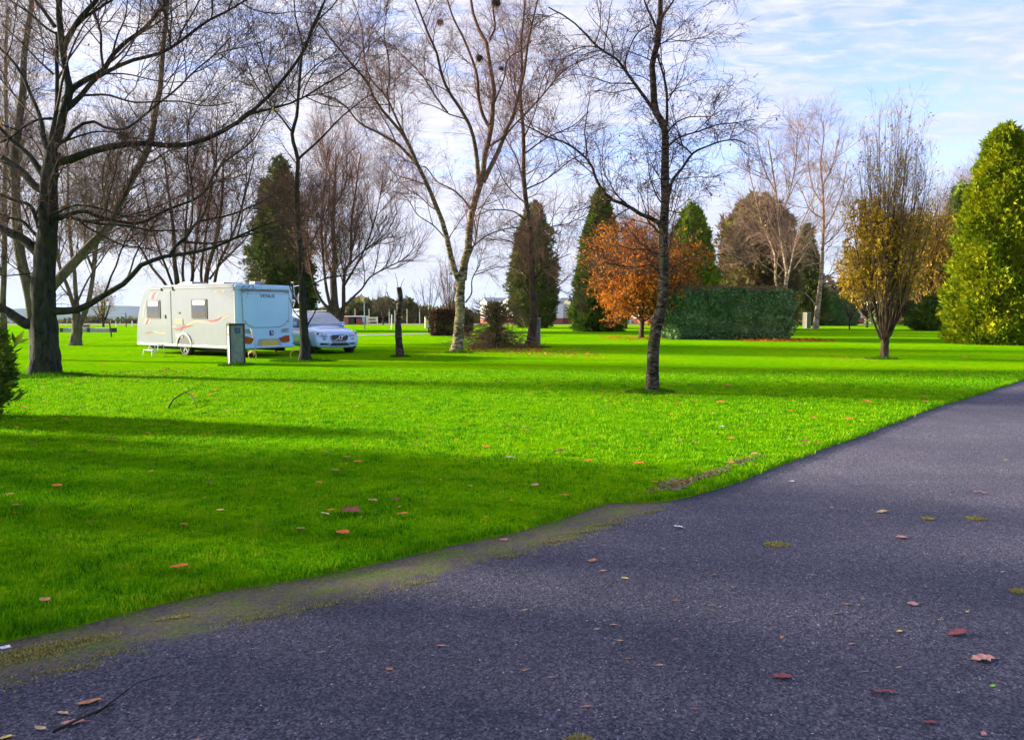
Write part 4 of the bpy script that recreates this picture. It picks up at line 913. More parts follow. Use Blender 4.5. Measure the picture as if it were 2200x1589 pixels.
conifer('conifer', 'distant dark green conifer between the brown trees and the golden conifer', 2052, 698, 385, 92.0, 90, COLUMN, 9000, 0.6, M['cf_green'], 59)
conifer('bush', 'low dark bush at the foot of the brown trees, left of the golden conifer', 2003, 700, 640, 62.0, 90, OVAL, 6000, 0.3, M['cf_green'], 60, tcat='bush')
conifer('bush', 'brown undergrowth bush behind the upright bronze tree', 1945, 700, 628, 88.0, 80, OVAL, 5000, 0.35, M['cf_brown'], 61, tcat='bush')
conifer('background_tree', 'round dull green tree on the far side of the field', 876, 690, 641, 150.0, 44, OVAL, 3500, 0.5, M['cf_olive'], 62, tcat='tree')
block_hedge('hedge', 'tall clipped dark green hedge block behind the nearest birch', XA(1428, 44), XA(1672, 44), 42.0, 45.0, 2.75, 46000, 0.13, M['hedge'], 63, pw=9.0, shoots=(900, M['cf_brown']))
block_hedge('hedge', 'low rounded purple hedge beside the forked birch', XA(927, 49), XA(1012, 49), 48.5, 50.2, 1.7, 12000, 0.11, M['hedge_red'], 64, core=0.82)
block_hedge('hedge', 'dark distant hedge right of the white trunked birch', XA(1764, 84), XA(1834, 84), 83, 85, 3.6, 7000, 0.22, M['hedge'], 65)
block_hedge('hedge', 'low dark distant hedge behind the upright bronze tree', XA(1862, 95), XA(1995, 95), 94, 96, 2.4, 7000, 0.25, M['hedge'], 66)
# the row that stands just outside the left edge and shades the foreground
for k, (X, Y, H, W) in enumerate(((-7.98, 10.9, 2.05, 1.15), (-9.3, 9.0, 4.6, 2.3), (-9.0, 7.0, 5.4, 2.4), (-9.2, 5.0, 5.9, 2.5), (-9.5, 3.0, 6.4, 2.6), (-9.6, 1.0, 6.8, 2.6), (-10, -1.0, 7.0, 2.6), (-10, -3, 7.2, 2.6), (-10.5, -5.2, 7.4, 2.6))):
    px = CX + X * F * math.cos(TH) / Y if Y > 1 else CX
    ty = HOR - (H - EYE) * F / Y if Y > 1 else 0
    lab = 'green conifer sprays poking in at the left edge below the big old tree' if k == 0 else 'conifer number %s in the row running towards the road outside the left edge' % ('two', 'three', 'four', 'five', 'six', 'seven', 'eight', 'nine')[k - 1]
    o = conifer('conifer', lab, CX, HOR, HOR - (H - EYE) * F / 20.0, 20.0, W * F / 20.0, COLUMN, 3600 if k < 1 else (0, 1700, 1500, 2800)[k] if k < 4 else 6000, 0.16 if k < 1 else 0.3, M['cf_green'], 70 + k, group='conifer row left of the lawn', inner=(0.12, 0.3, 0.3, 0.45)[k] if k < 4 else 0.72)
    o.location = (X, Y, 0)
# far tree line
def treeline(name, x0, x1, Y, h0, n, size, m, seed, lab, depth=12, zb=0.0):
    rg = np.random.default_rng(seed); x = rg.uniform(x0, x1, n)
    ht = h0 * (0.55 + 0.25 * np.sin(x * 0.11 + seed) + 0.2 * np.sin(x * 0.37) + 0.12 * np.sin(x * 0.9))
    z = zb + rg.random(n) ** 0.7 * ht; y = Y + rg.uniform(0, depth, n)
    p = np.c_[x, y, z]; d = nrm(rg.normal(size=(n, 3)) + np.array([0, 0, 0.4])); s = nrm(np.cross(d, rg.normal(size=(n, 3)))); sz = (size * rg.uniform(0.5, 1.4, n))[:, None]
    v = np.stack([p, p + d * sz * .5 + s * sz * .35, p + d * sz, p + d * sz * .5 - s * sz * .35], 1).reshape(-1, 3); b = np.arange(n)[:, None] * 4
    o = npmesh(name, v, np.concatenate([b + np.array([0, 1, 2]), b + np.array([0, 2, 3])]), m, smooth=False)
    put(o, label=lab, cat='woods', kind='stuff')
treeline('treeline', XA(-400, 230), XA(700, 230), 230, 4.2, 14000, 1.6, M['cf_olive'], 3, 'low far hedgerow below the hills on the left', zb=-4.6)
treeline('treeline', XA(690, 160), XA(1240, 160), 160, 5.4, 12000, 1.7, M['cf_olive'], 5, 'olive woodland along the far side of the field', zb=-1.8)
treeline('treeline', XA(1500, 140), XA(2500, 140), 140, 13.0, 16000, 1.9, M['cf_brown'], 6, 'brown woodland behind the trees on the right', zb=-1.2)

# ------------------------------------------------------------------ paints and materials of the made things
M['gel'] = plain('gel', (0.285, 0.295, 0.325), 0.22, var=0.03, vs=2.0, coat=0.6)
M['gel_rear_skytint'] = plain('gel_rear_skytint', (0.37, 0.64, 0.90), 0.25, var=0.04, vs=1.2, coat=0.5)  # blue sky reflection on the shaded rear is put into the colour
M['gel_trim'] = plain('gel_trim', (0.33, 0.33, 0.33), 0.4, var=0.05)
M['cream'] = plain('cream', (0.30, 0.23, 0.12), 0.4, var=0.05)
M['red'] = plain('red', (0.28, 0.03, 0.035), 0.35, var=0.08)
M['silver'] = plain('silver', (0.24, 0.255, 0.25), 0.4, var=0.06)
M['greyline'] = plain('greyline', (0.20, 0.21, 0.21), 0.5, var=0.06)
M['black'] = plain('black', (0.012, 0.012, 0.014), 0.5, var=0.2)
M['rubber'] = plain('rubber', (0.02, 0.02, 0.02), 0.85, var=0.25, vs=20)
M['alloy'] = plain('alloy', (0.45, 0.44, 0.42), 0.3, metal=0.7, var=0.08)
M['winglass'] = plain('winglass', (0.05, 0.045, 0.04), 0.04, var=0.2, coat=1.0, spec=1.0)
M['taillight'] = plain('taillight', (0.28, 0.006, 0.012), 0.15, var=0.12, coat=1.0)
M['plate_y'] = plain('plate_y', (0.55, 0.42, 0.06), 0.5, var=0.08)
M['plate_w'] = plain('plate_w', (0.30, 0.34, 0.40), 0.4, var=0.05)
M['badge'] = plain('badge', (0.10, 0.015, 0.16), 0.4, var=0.1)
M['whitepaint'] = plain('whitepaint', (0.72, 0.72, 0.72), 0.4, var=0.05)
M['hose'] = plain('hose', (0.62, 0.38, 0.12), 0.5, var=0.1)
M['steel'] = plain('steel', (0.35, 0.35, 0.36), 0.4, metal=0.8, var=0.1)
M['post_wood'] = plain('post_wood', (0.26, 0.24, 0.17), 0.9, var=0.35, vs=9, bump=0.4)
M['post_green'] = plain('post_green', (0.16, 0.20, 0.16), 0.85, var=0.28, vs=7, bump=0.3)
M['post_cream'] = plain('post_cream', (0.62, 0.56, 0.34), 0.8, var=0.16, vs=5)
M['fencepost'] = plain('fencepost', (0.34, 0.32, 0.27), 0.9, var=0.2)
M['post_dull'] = plain('post_dull', (0.13, 0.12, 0.095), 0.9, var=0.3, vs=8)
M['concrete'] = plain('concrete', (0.30, 0.29, 0.28), 0.95, var=0.25, vs=5, bump=0.3)
M['darkwood'] = plain('darkwood', (0.045, 0.035, 0.03), 0.85, var=0.4, vs=8)
M['brick'] = plain('brick', (0.33, 0.11, 0.06), 0.9, var=0.3, vs=9)
M['roofgrey'] = plain('roofgrey', (0.22, 0.25, 0.31), 0.7, var=0.1)
M['homewall'] = plain('homewall', (0.72, 0.66, 0.46), 0.6, var=0.06)
M['homewhite'] = plain('homewhite', (0.74, 0.74, 0.72), 0.6, var=0.06)
M['curtain'] = plain('curtain', (0.60, 0.60, 0.56), 0.8, var=0.2, vs=12)
M['carpaint'] = plain('carpaint', (0.36, 0.55, 0.82), 0.18, metal=0.1, var=0.02, coat=1.0)
M['carglass'] = plain('carglass', (0.16, 0.20, 0.22), 0.05, var=0.1, coat=1.0, spec=1.0)
M['lamp_glass'] = plain('lamp_glass', (0.30, 0.33, 0.38), 0.1, var=0.4, vs=14, coat=1.0)
M['bluebin'] = plain('bluebin', (0.03, 0.06, 0.16), 0.5, var=0.2)
M['skyblue'] = plain('skyblue', (0.10, 0.42, 0.62), 0.5, var=0.2)

# ------------------------------------------------------------------ caravan
AC = math.radians(55.0); CU = Vector((math.cos(AC), math.sin(AC), 0)); CV = Vector((-math.sin(AC), math.cos(AC), 0))
C0 = Vector((XA(508, 25.3), 25.3, 0)); CW = 2.36; CLN = 5.75
def hit(px, py, org, nrmv):
    a = (px - CX) / F; b = (CY - py) / F
    d = Vector((a, math.cos(TH) + b * math.sin(TH), -math.sin(TH) + b * math.cos(TH))); e = Vector((0, 0, EYE))
    t = (org - e).dot(nrmv) / d.dot(nrmv); return e + d * t
def sd_(x, y):     # crop pixel of the side view -> along the side, height
    q = hit(270 + x / 3.929, 560 + y / 3.929, C0, CU) - C0; return (q.dot(CV), q.z)
def rr_(x, y):     # crop pixel of the rear view -> across the rear, height
    q = hit(270 + x / 3.929, 560 + y / 3.929, C0 - CV * 0.08, CV) - C0; return (q.dot(CU), q.z)
van = thing('caravan', C0, 'white touring caravan with red and cream stripes, parked on the lawn', 'caravan', rz=AC)
def SIDE(y, z, off): return (-off, y, z)
def REAR(x, z, off): return (x, -0.08 - off, z)
ZB = 0.36; ZT = 2.50
FR = [sd_(*p) for p in ((230, 199), (195, 205), (172, 219), (153, 250), (137, 295), (122, 350), (108, 420), (98, 500), (93, 580), (93, 680), (97, 736))]
CLN = max(y for y, z in FR)
prof0 = [(0.02, ZB), (0.0, 0.5), (0.0, 2.2), (0.02, 2.42), (0.07, ZT), (0.7, ZT + 0.05), (2.2, ZT + 0.07), (CLN - 1.15, ZT + 0.05), (CLN - 0.85, ZT - 0.01), (CLN - 0.6, ZT - 0.16), (CLN - 0.42, ZT - 0.40), (CLN - 0.26, 1.75), (CLN - 0.13, 1.3), (CLN - 0.05, 0.85), (CLN - 0.01, 0.5), (CLN - 0.03, ZB)]
zt0 = ZT + 0.05; z0_ = FR[0][1]
prof = prof0[:8] + [(y, ZB if i == len(FR) - 1 else z - (z0_ - zt0) * max(0, (z - 1.2) / (z0_ - 1.2))) for i, (y, z) in enumerate(FR)]
bm = bmesh.new()
xs = [0.0, 0.0, 0.03, CW / 2, CW - 0.03, CW, CW]
ins = [0.035, 0.0, -0.0, -0.03, -0.0, 0.0, 0.035]
wa = 1.02; # wheel arch centre along the side is set further down
rows = []
cxm, czm = CLN / 2, 1.4
for j, x in enumerate((0.0, CW)):
    pass
def ring(x, shrink):
    r = []
    for y, z in prof:
        dy, dz = y - cxm, z - czm; l = math.hypot(dy, dz); k = (l - shrink) / l
        r.append(bm.verts.new((x, cxm + dy * k, czm + dz * k)))
    return r
rings = [ring(0.0, 0.045), ring(0.012, 0.015), ring(0.045, 0.0), ring(CW * 0.5, -0.03), ring(CW - 0.045, 0.0), ring(CW - 0.012, 0.015), ring(CW, 0.045)]
for a, b in zip(rings, rings[1:]):
    n = len(a)
    for k in range(n): bm.faces.new((a[k], a[(k + 1) % n], b[(k + 1) % n], b[k]))
bm.faces.new(rings[0]); bm.faces.new(rings[-1][::-1])
bmobj('body', bm, M['gel'], van, bevel=0)
# rear panel: moulded shell
bm = bmesh.new()
def pl(x0, x1, z0, z1, y, r=0.1): return [bm.verts.new((px_, y, pz_)) for px_, pz_ in rrect(x0, x1, z0, z1, r)]
ra = pl(0.0, CW, ZB - 0.02, ZT + 0.02, 0.02, 0.09); rb = pl(0.01, CW - 0.01, ZB, ZT + 0.01, -0.035, 0.09); rc = pl(0.07, CW - 0.07, ZB + 0.06, ZT - 0.05, -0.08, 0.08)
for a, b in ((ra, rb), (rb, rc)):
    n = len(a)
    for k in range(n): bm.faces.new((a[k], a[(k + 1) % n], b[(k + 1) % n], b[k]))
bm.faces.new(rc)
bmobj('rear_panel', bm, M['gel_rear_skytint'], van)
# bumper bar of the rear
b0 = rr_(990, 770); bz0, bz1 = ZB - 0.03, rr_(990, 722)[1]
bm = bmesh.new(); box(bm, 0.03, CW - 0.03, -0.16, -0.07, bz0, bz1 - 0.02); bmobj('bumper', bm, M['gel_rear_skytint'], van, bevel=0.03)
bm = bmesh.new(); box(bm, 0.02, CW - 0.02, -0.172, -0.158, bz0 + 0.03, bz0 + 0.05); bmobj('bumper_strip', bm, M['gel_trim'], van)
# rear recess band under the roof, with the high brake lamp
p1 = rr_(972, 235); p2 = rr_(1428, 250)
bm = bmesh.new(); xl, zt_ = p1; xr = CW - xl + 0.02; plate(bm, [(xl, zt_), (xr, zt_ - 0.0), (xr - 0.01, zt_ - 0.13), (xr - 0.25, zt_ - 0.09), (xl + 0.25, zt_ - 0.09), (xl + 0.01, zt_ - 0.13)], REAR, 0.012)
bmobj('roof_band', bm, M['greyline'], van)
xm = (xl + xr) / 2
bm = bmesh.new(); plate(bm, [(xm - .2, zt_ - .015), (xm + .2, zt_ - .015), (xm + .2, zt_ - .05), (xm - .2, zt_ - .05)], REAR, 0.025); bmobj('brake_lamp', bm, M['taillight'], van)
# raised centre panel
zb_ = rr_(1200, 572)[1]
def curve_panel(inset, off_top):
    pts = [(xl + inset, zt_ - off_top), (xr - inset, zt_ - off_top)]
    R = [(xr - inset - 0.03, 1.2), (xr - inset - 0.08, zb_ + 0.28), (xr - inset - 0.2, zb_ + 0.12), (xr - inset - 0.45, zb_ + 0.03)]
    L = [(xl + xr - x, z) for x, z in R][::-1]
    return pts + [(x, z + inset * 0.6) for x, z in R] + [(x, z + inset * 0.6) for x, z in L]
bm = bmesh.new(); plate(bm, curve_panel(0.0, 0.15), REAR, 0.010); bmobj('centre_panel', bm, M['gel_trim'], van, bevel=0.004)
bm = bmesh.new(); plate(bm, curve_panel(0.035, 0.17), REAR, 0.026); bmobj('centre_panel', bm, M['gel_rear_skytint'], van, bevel=0.01)
# lamps, vents, plate, badge
la = [rr_(x, y) for x, y in ((990, 638), (1025, 640), (1083, 657), (1060, 695), (1040, 703), (990, 697))]
la = [(max(0.05, x), z) for x, z in la]
for s_ in (0, 1):
    bm = bmesh.new(); pts = la if s_ == 0 else [(CW - x, z) for x, z in la]; plate(bm, pts, REAR, 0.035); bmobj('tail_light', bm, M['taillight'], van, bevel=0.008)
    for k in range(2):
        va = [rr_(x, y) for x, y in ((990, 578 + k * 20), (1035, 577 + k * 20), (1062, 592 + k * 16), (1060, 600 + k * 14), (990, 590 + k * 18))]
        va = [(max(0.06, x), z) for x, z in va]; va = va if s_ == 0 else [(CW - x, z) for x, z in va]
        bm = bmesh.new(); plate(bm, va, REAR, 0.012); bmobj('grab_recess', bm, M['silver'], van)
pa_, pb_ = rr_(1143, 674), rr_(1283, 714)
bm = bmesh.new(); plate(bm, [(pa_[0] - .22, pb_[1] - .06), (pb_[0] + .22, pb_[1] - .06), (pb_[0] + .1, pa_[1] + .06), (pa_[0] - .1, pa_[1] + .06)], REAR, 0.006); bmobj('plate_recess', bm, M['gel_trim'], van, bevel=0.004)
bm = bmesh.new(); plate(bm, [(pa_[0], pb_[1]), (pb_[0], pb_[1]), (pb_[0], pa_[1]), (pa_[0], pa_[1])], REAR, 0.022); bmobj('number_plate', bm, M['plate_y'], van)
ba = rr_(1214, 588); bb_ = rr_(1244, 628)
bm = bmesh.new(); plate(bm, rrect(ba[0], bb_[0], bb_[1], ba[1], 0.02), REAR, 0.030); bd = bmobj('badge', bm, M['badge'], van)
bw, bh = bb_[0] - ba[0], ba[1] - bb_[1]
bm = bmesh.new(); plate(bm, [(ba[0] + bw * u, bb_[1] + bh * v) for u, v in ((.30, .85), (.55, .80), (.72, .55), (.62, .18), (.48, .15), (.52, .45), (.38, .60))], REAR, 0.034); bmobj('emblem', bm, M['whitepaint'], bd)
def text(s, size, loc, rot, m, parent, name, ext=0.004, sx=1.0):
    cu = bpy.data.curves.new(name, 'FONT'); cu.body = s; cu.size = size; cu.extrude = ext; cu.align_x = 'CENTER'; cu.align_y = 'CENTER'
    cu.materials.append(m)
    me_ = bpy.data.meshes.new_from_object(bpy.data.objects.new(name, cu)); me_.materials.clear(); me_.materials.append(m)
    o = bpy.data.objects.new(name, me_); COL.objects.link(o); o.parent = parent; o.location = loc; o.rotation_euler = rot; o.scale = (sx, 1, 1); return o
tx = rr_(1192, 300)
text('VENUS', 0.16, (tx[0], -0.08 - 0.030, tx[1]), (PI / 2, 0, 0), M['black'], van, 'lettering', sx=1.25)
# the four corner strips
bm = bmesh.new(); box(bm, -0.006, 0.03, -0.02, 0.035, ZB + 0.02, ZT - 0.06); bmobj('corner_trim', bm, M['gel_trim'], van, bevel=0.006)
bm = bmesh.new(); box(bm, -0.012, 0.0, -0.01, 0.05, 2.30, 2.42); bmobj('marker_lamp', bm, M['taillight'], van)
# side: door, windows, hatches
def sbox(x0, y0, x1, y1, t=0.012, r=0.03):
    a = sd_(x0, y0); b = sd_(x1, y1); bm_ = bmesh.new()
    plate(bm_, rrect(min(a[0], b[0]), max(a[0], b[0]), min(a[1], b[1]), max(a[1], b[1]), r), SIDE, t); return bm_
door = bmobj('door', sbox(320, 250, 395, 708, 0.008, 0.05), M['greyline'], van)
bmobj('door_panel', sbox(323, 254, 392, 703, 0.014, 0.05), M['gel'], door, bevel=0.004)
bmobj('door_handle', sbox(328, 455, 342, 485, 0.04, 0.01), M['black'], door)
for wx0, wy0, wx1, wy1 in ((176, 332, 294, 486), (552, 322, 690, 490)):
    fr = bmobj('window_frame', sbox(wx0, wy0, wx1, wy1, 0.022, 0.04), M['black'], van)
    bmobj('pane', sbox(wx0 + 6, wy0 + 7, wx1 - 6, wy1 - 7, 0.030, 0.03), M['winglass'], fr, bevel=0.006)
    bmobj('blind', sbox(wx0 + 16, wy0 + 12, wx1 - 16, wy0 + 52, 0.033, 0.05), M['curtain'], fr)
a = sd_(303, 250); b = sd_(400, 222)
bm = bmesh.new(); tubepath(bm, [(-0.02, a[0], a[1] - .02), (-0.03, a[0], b[1] - .05), (-0.03, a[0] - .06, b[1]), (-0.03, b[0] + .06, b[1]), (-0.03, b[0], b[1] - .05), (-0.02, b[0], a[1] - .02)], 0.022, 8); bmobj('door_canopy', bm, M['greyline'], van, smooth=True)
bmobj('hatch', sbox(420, 490, 484, 536, 0.014, 0.01), M['cream'], van)
bmobj('hatch', sbox(421, 610, 487, 652, 0.014, 0.01), M['silver'], van)
bmobj('hatch', sbox(550, 676, 570, 727, 0.012, 0.01), M['gel_trim'], van)
bmobj('hatch', sbox(440, 432, 460, 446, 0.02, 0.02), M['black'], van)
# stripes
def stripe(pts, m, t=0.004):
    bm_ = bmesh.new(); plate(bm_, [sd_(x, y) for x, y in pts], SIDE, t); bmobj('stripe', bm_, m, van)
stripe([(163, 620), (185, 603), (215, 598), (240, 605), (210, 607), (185, 612)], M['red'])
stripe([(400, 580), (445, 572), (470, 560), (500, 532), (490, 548), (580, 542), (540, 556), (490, 570), (458, 597), (470, 572), (440, 584)], M['red'])
stripe([(680, 500), (730, 503), (780, 488), (812, 472), (800, 492), (760, 512), (715, 514)], M['red'])
stripe([(740, 268), (755, 252), (845, 248), (830, 268)], M['cream'])
stripe([(765, 262), (772, 256), (815, 254), (805, 262)], M['red'], 0.007)
stripe([(800, 500), (840, 472), (905, 458), (850, 480), (815, 505)], M['cream'])
stripe([(500, 560), (540, 520), (600, 500), (680, 515), (760, 540), (690, 530), (610, 520), (560, 535)], M['cream'])
stripe([(230, 590), (290, 605), (390, 600), (385, 615), (300, 620), (240, 605)], M['cream'])
stripe([(345, 575), (380, 555), (440, 550), (430, 562), (385, 566)], M['cream'])
for dx, mm in ((0, 'silver'), (22, 'red'), (44, 'silver')):
    stripe([(195 + dx, 320), (203 + dx, 290), (222 + dx, 268), (238 + dx, 266), (224 + dx, 290), (214 + dx, 320)], M[mm])
    stripe([(150 + dx * .8, 535), (160 + dx * .8, 505), (166 + dx * .8, 490), (184 + dx * .8, 490), (178 + dx * .8, 512), (165 + dx * .8, 535)], M[mm])
stripe([(138, 480), (150, 400), (165, 345), (174, 345), (160, 410), (150, 485)], M['silver'])
bm = bmesh.new(); box(bm, -.02, .0, .05, CLN - 1.0, ZT - .09, ZT - .065); bmobj('awning_rail', bm, M['greyline'], van)
bm = bmesh.new(); tubepath(bm, [(-.02, .35, 1.25), (-.05, .35, 1.22), (-.05, .35, 1.0), (-.02, .35, .97)], .012, 6); bmobj('grab_handle', bm, M['greyline'], van, smooth=True)
# sill rail, wheel
a = sd_(925, 772); b = sd_(98, 738)
bm = bmesh.new(); box(bm, -0.02, 0.0, 0.03, CLN - 0.06, ZB - 0.02, ZB + 0.06); bmobj('sill_rail', bm, M['gel_trim'], van, bevel=0.004)
wc = sd_(497, 765)[0]
bm = bmesh.new()
arch = [(wc - 0.50 * math.cos(t), 0.36 + 0.50 * math.sin(t)) for t in np.linspace(0, PI, 14)] + [(wc + 0.43 * math.cos(t), 0.34 + 0.43 * math.sin(t)) for t in np.linspace(0, PI, 14)]
plate(bm, arch, SIDE, 0.03); bmobj('wheel_arch', bm, M['gel_trim'], van)
bm = bmesh.new(); plate(bm, [(wc - 0.42 * math.cos(t), 0.33 + 0.42 * math.sin(t)) for t in np.linspace(0, PI, 14)], SIDE, 0.004); bmobj('wheel_well', bm, M['black'], van)
def wheel(parent, loc, R, wd, axis_m, rimm=None, spokes=5):
    o = bpy.data.objects.new('wheel', None); COL.objects.link(o); o.parent = parent; o.location = loc; o.empty_display_size = .1
    o.matrix_basis = Matrix.Translation(loc) @ axis_m
    bm = bmesh.new(); lathe(bm, [(R * .66, -wd / 2), (R * .93, -wd / 2), (R, -wd * .36), (R, wd * .36), (R * .93, wd / 2), (R * .66, wd / 2), (R * .64, 0), (R * .66, -wd / 2)], 32); bmobj('tyre', bm, M['rubber'], o, smooth=True)
    bm = bmesh.new(); lathe(bm, [(R * .66, wd * .42), (R * .60, wd * .44), (R * .57, wd * .1), (0, wd * .1)], 32)
    for k in range(spokes):
        an = 2 * PI * k / spokes
        box(bm, R * .1, R * .62, -R * .09, R * .09, wd * .18, wd * .40, Matrix.Rotation(an, 4, 'Z'))
    cyl(bm, (0, 0, wd * .1), (0, 0, wd * .44), R * .17, R * .14, 14)
    bmobj('rim', bm, rimm or M['alloy'], o)
    return o
AXL = Matrix.Rotation(-PI / 2, 4, 'Y')
wheel(van, Vector((0.12, wc, 0.325)), 0.325, 0.2, AXL)
wheel(van, Vector((CW - 0.12, wc, 0.325)), 0.325, 0.2, Matrix.Rotation(PI / 2, 4, 'Y'))
bm = bmesh.new(); box(bm, 0.2, CW - 0.2, 0.2, CLN - 0.4, 0.28, 0.40); box(bm, 0.35, 0.41, -0.02, CLN - 0.2, 0.20, 0.30); box(bm, CW - .41, CW - .35, -0.02, CLN - 0.2, 0.20, 0.30); cyl(bm, (0.15, wc, 0.325), (CW - .15, wc, 0.325), 0.04); bmobj('chassis', bm, M['black'], van)
for x, y in ((0.45, 0.25), (CW - 0.45, 0.25), (0.4, CLN - 0.55), (CW - 0.4, CLN - 0.55)):
    bm = bmesh.new(); cyl(bm, (x, y + 0.25, 0.30), (x, y - 0.05, 0.03), 0.025, 0.02, 8); box(bm, x - 0.06, x + 0.06, y - 0.12, y + 0.02, 0.0, 0.035); bmobj('corner_steady', bm, M['steel'], van)
# roof fittings
for y0, y1, x0, x1, h_, m_ in ((1.6, 2.5, .7, 1.5, .05, 'gel_trim'), (2.9, 3.5, .3, .9, .08, 'gel_trim'), (3.9, 4.3, .6, 1.4, .06, 'silver'), (.5, .85, 1.2, 1.6, .07, 'gel_trim')):
    bm = bmesh.new(); box(bm, x0, x1, y0, y1, ZT + .05, ZT + .08 + h_); bmobj('roof_vent', bm, M[m_], van, bevel=0.02)
bm = bmesh.new(); box(bm, CW / 2 - .06, CW / 2 + .06, CLN - .1, CLN + 1.1, .38, .46); cyl(bm, (CW / 2, CLN + .95, .02), (CW / 2, CLN + .95, .7), .03); bmobj('drawbar', bm, M['black'], van)
# folding step by the door
stp = sd_(225, 800); w0 = hit(270 + 235 / 3.929, 560 + 815 / 3.929, Vector((0, 0, 0)), Vector((0, 0, 1)))
so = thing('step_stool', (w0.x, w0.y, 0), 'small silver framed step on the grass below the caravan door', 'step', rz=AC)
for y in (-.28, .28):
    bm = bmesh.new(); tubepath(bm, [(-.22, y, 0.0), (-.2, y, .22), (-.05, y, .24), (.0, y, .24), (.02, y, .40), (.22, y, .42), (.24, y, 0.0)], 0.014, 8); bmobj('leg', bm, M['whitepaint'], so, smooth=True)
for x0, x1, z in ((-.21, -.02, .245), (.02, .23, .42)):
    bm = bmesh.new(); box(bm, x0, x1, -.28, .28, z, z + .025); bmobj('tread', bm, M['silver'], so, bevel=.006)
# hose from the service post
def G3(x, y, z=0.0): g = G(x, y, z); return Vector(g)
bp = [G3(548, 775, 0.01), P(549, 770, 24.3), P(545, 760, 24.4), P(543, 742, 24.5), P(541, 735, 24.5), P(535, 700, 24.5), P(531, 690, 24.3)]
hs = [tuple(Vector(p)) for p in bp]
base_h = Vector((XA(540, 24.3), 24.3, 0))
bm = bmesh.new()
loop = []
for t in np.linspace(0, 2 * PI * 1.4, 26): loop.append(Vector((0.11 * math.cos(t) - 0.02 + t * 0.012, 0.05 * math.sin(t * .5), 0.17 + 0.15 * math.sin(t))))
tubepath(bm, [Vector((0.02, 0, 1.05)), Vector((0.1, 0, .75)), Vector((0.16, 0, .45))] + loop, 0.017, 7)
ho = bmobj('hose', bm, M['hose'], smooth=True); ho.location = base_h; put(ho, label='orange hose looped down from the rear of the caravan behind the wooden service post', cat='hose')
bm = bmesh.new(); loop = [Vector((0.17 * math.cos(t), 0.1 * math.cos(t), 0.17 + 0.15 * math.sin(t))) for t in np.linspace(0.2, PI * 1.5, 20)]
tubepath(bm, loop, 0.014, 7); ho = bmobj('hose', bm, M['hose'], smooth=True); ho.location = (XA(637, 25.0), 25.0, 0); put(ho, label='pale hose arc on the grass beside the thin dark tree', cat='hose')

# ------------------------------------------------------------------ service posts
def service_post(px, py, w, d, h, lab, big=False, rz=0.35, panel=None):
    g = G(px, py); o = thing('service_post', (g[0], g[1] + d / 2, 0), lab, 'service post', rz=rz)
    bm = bmesh.new(); box(bm, -w / 2, w / 2, -d / 2, d / 2, 0, h); bmobj('body', bm, panel or M['post_green'], o, bevel=.008)
    for x in (-1, 1):
        for y in (-1, 1):
            bm = bmesh.new(); box(bm, x * w / 2 - .022, x * w / 2 + .022, y * d / 2 - .022, y * d / 2 + .022, 0, h + .004); bmobj('corner_post', bm, M['black'] if big else M['post_wood'], o)
    bm = bmesh.new(); box(bm, -w / 2 - .035, w / 2 + .035, -d / 2 - .035, d / 2 + .035, h + .004, h + .05); bmobj('cap', bm, M['darkwood'] if big else M['concrete'], o, bevel=.01)
    return o
sp = service_post(503, 786, 0.40, 0.40, 1.20, 'grey green wooden service post with cream side panel in front of the caravan rear', True, rz=0.52)
bm = bmesh.new(); box(bm, -.2085, -.2, -.165, .165, .03, 1.16); bmobj('side_panel', bm, M['post_cream'], sp)
bm = bmesh.new(); box(bm, -.06, .10, -.212, -.199, .96, 1.12); pn = bmobj('socket_plate', bm, M['bluebin'], sp, bevel=.004)
text('13', 0.06, (0.03, -.214, 1.04), (PI / 2, 0, 0), M['silver'], pn, 'lettering', .001)
bm = bmesh.new(); box(bm, -.216, -.205, -.10, .06, 1.0, 1.10); bmobj('notice', bm, M['whitepaint'], sp)
bm = bmesh.new(); box(bm, -.218, -.2086, -.165, .165, .90, .95); bmobj('latch_bar', bm, M['black'], sp)
service_post(1735, 706, 0.46, 0.46, 1.45, 'small grey weathered service post beside the white trunked birch', rz=.4, panel=M['post_dull'])
service_post(1154, 741, 0.24, 0.2, 1.25, 'slim grey weathered post beside the bare tree with level branches', rz=.2, panel=M['post_dull'])
service_post(917, 706, 0.36, 0.36, 1.15, 'pale cream service post left of the purple hedge', rz=.3, panel=M['post_cream'])

# ------------------------------------------------------------------ car
CF = Vector((XA(731, 28.0), 28.0, 0)); FI = math.radians(40)
hv = Vector((math.sin(FI), -math.cos(FI), 0))
car = thing('parked_car', CF, 'pale blue white estate car facing the lawn, parked between the caravan and the lopped trunk', 'car', rz=math.atan2(hv.y, hv.x))
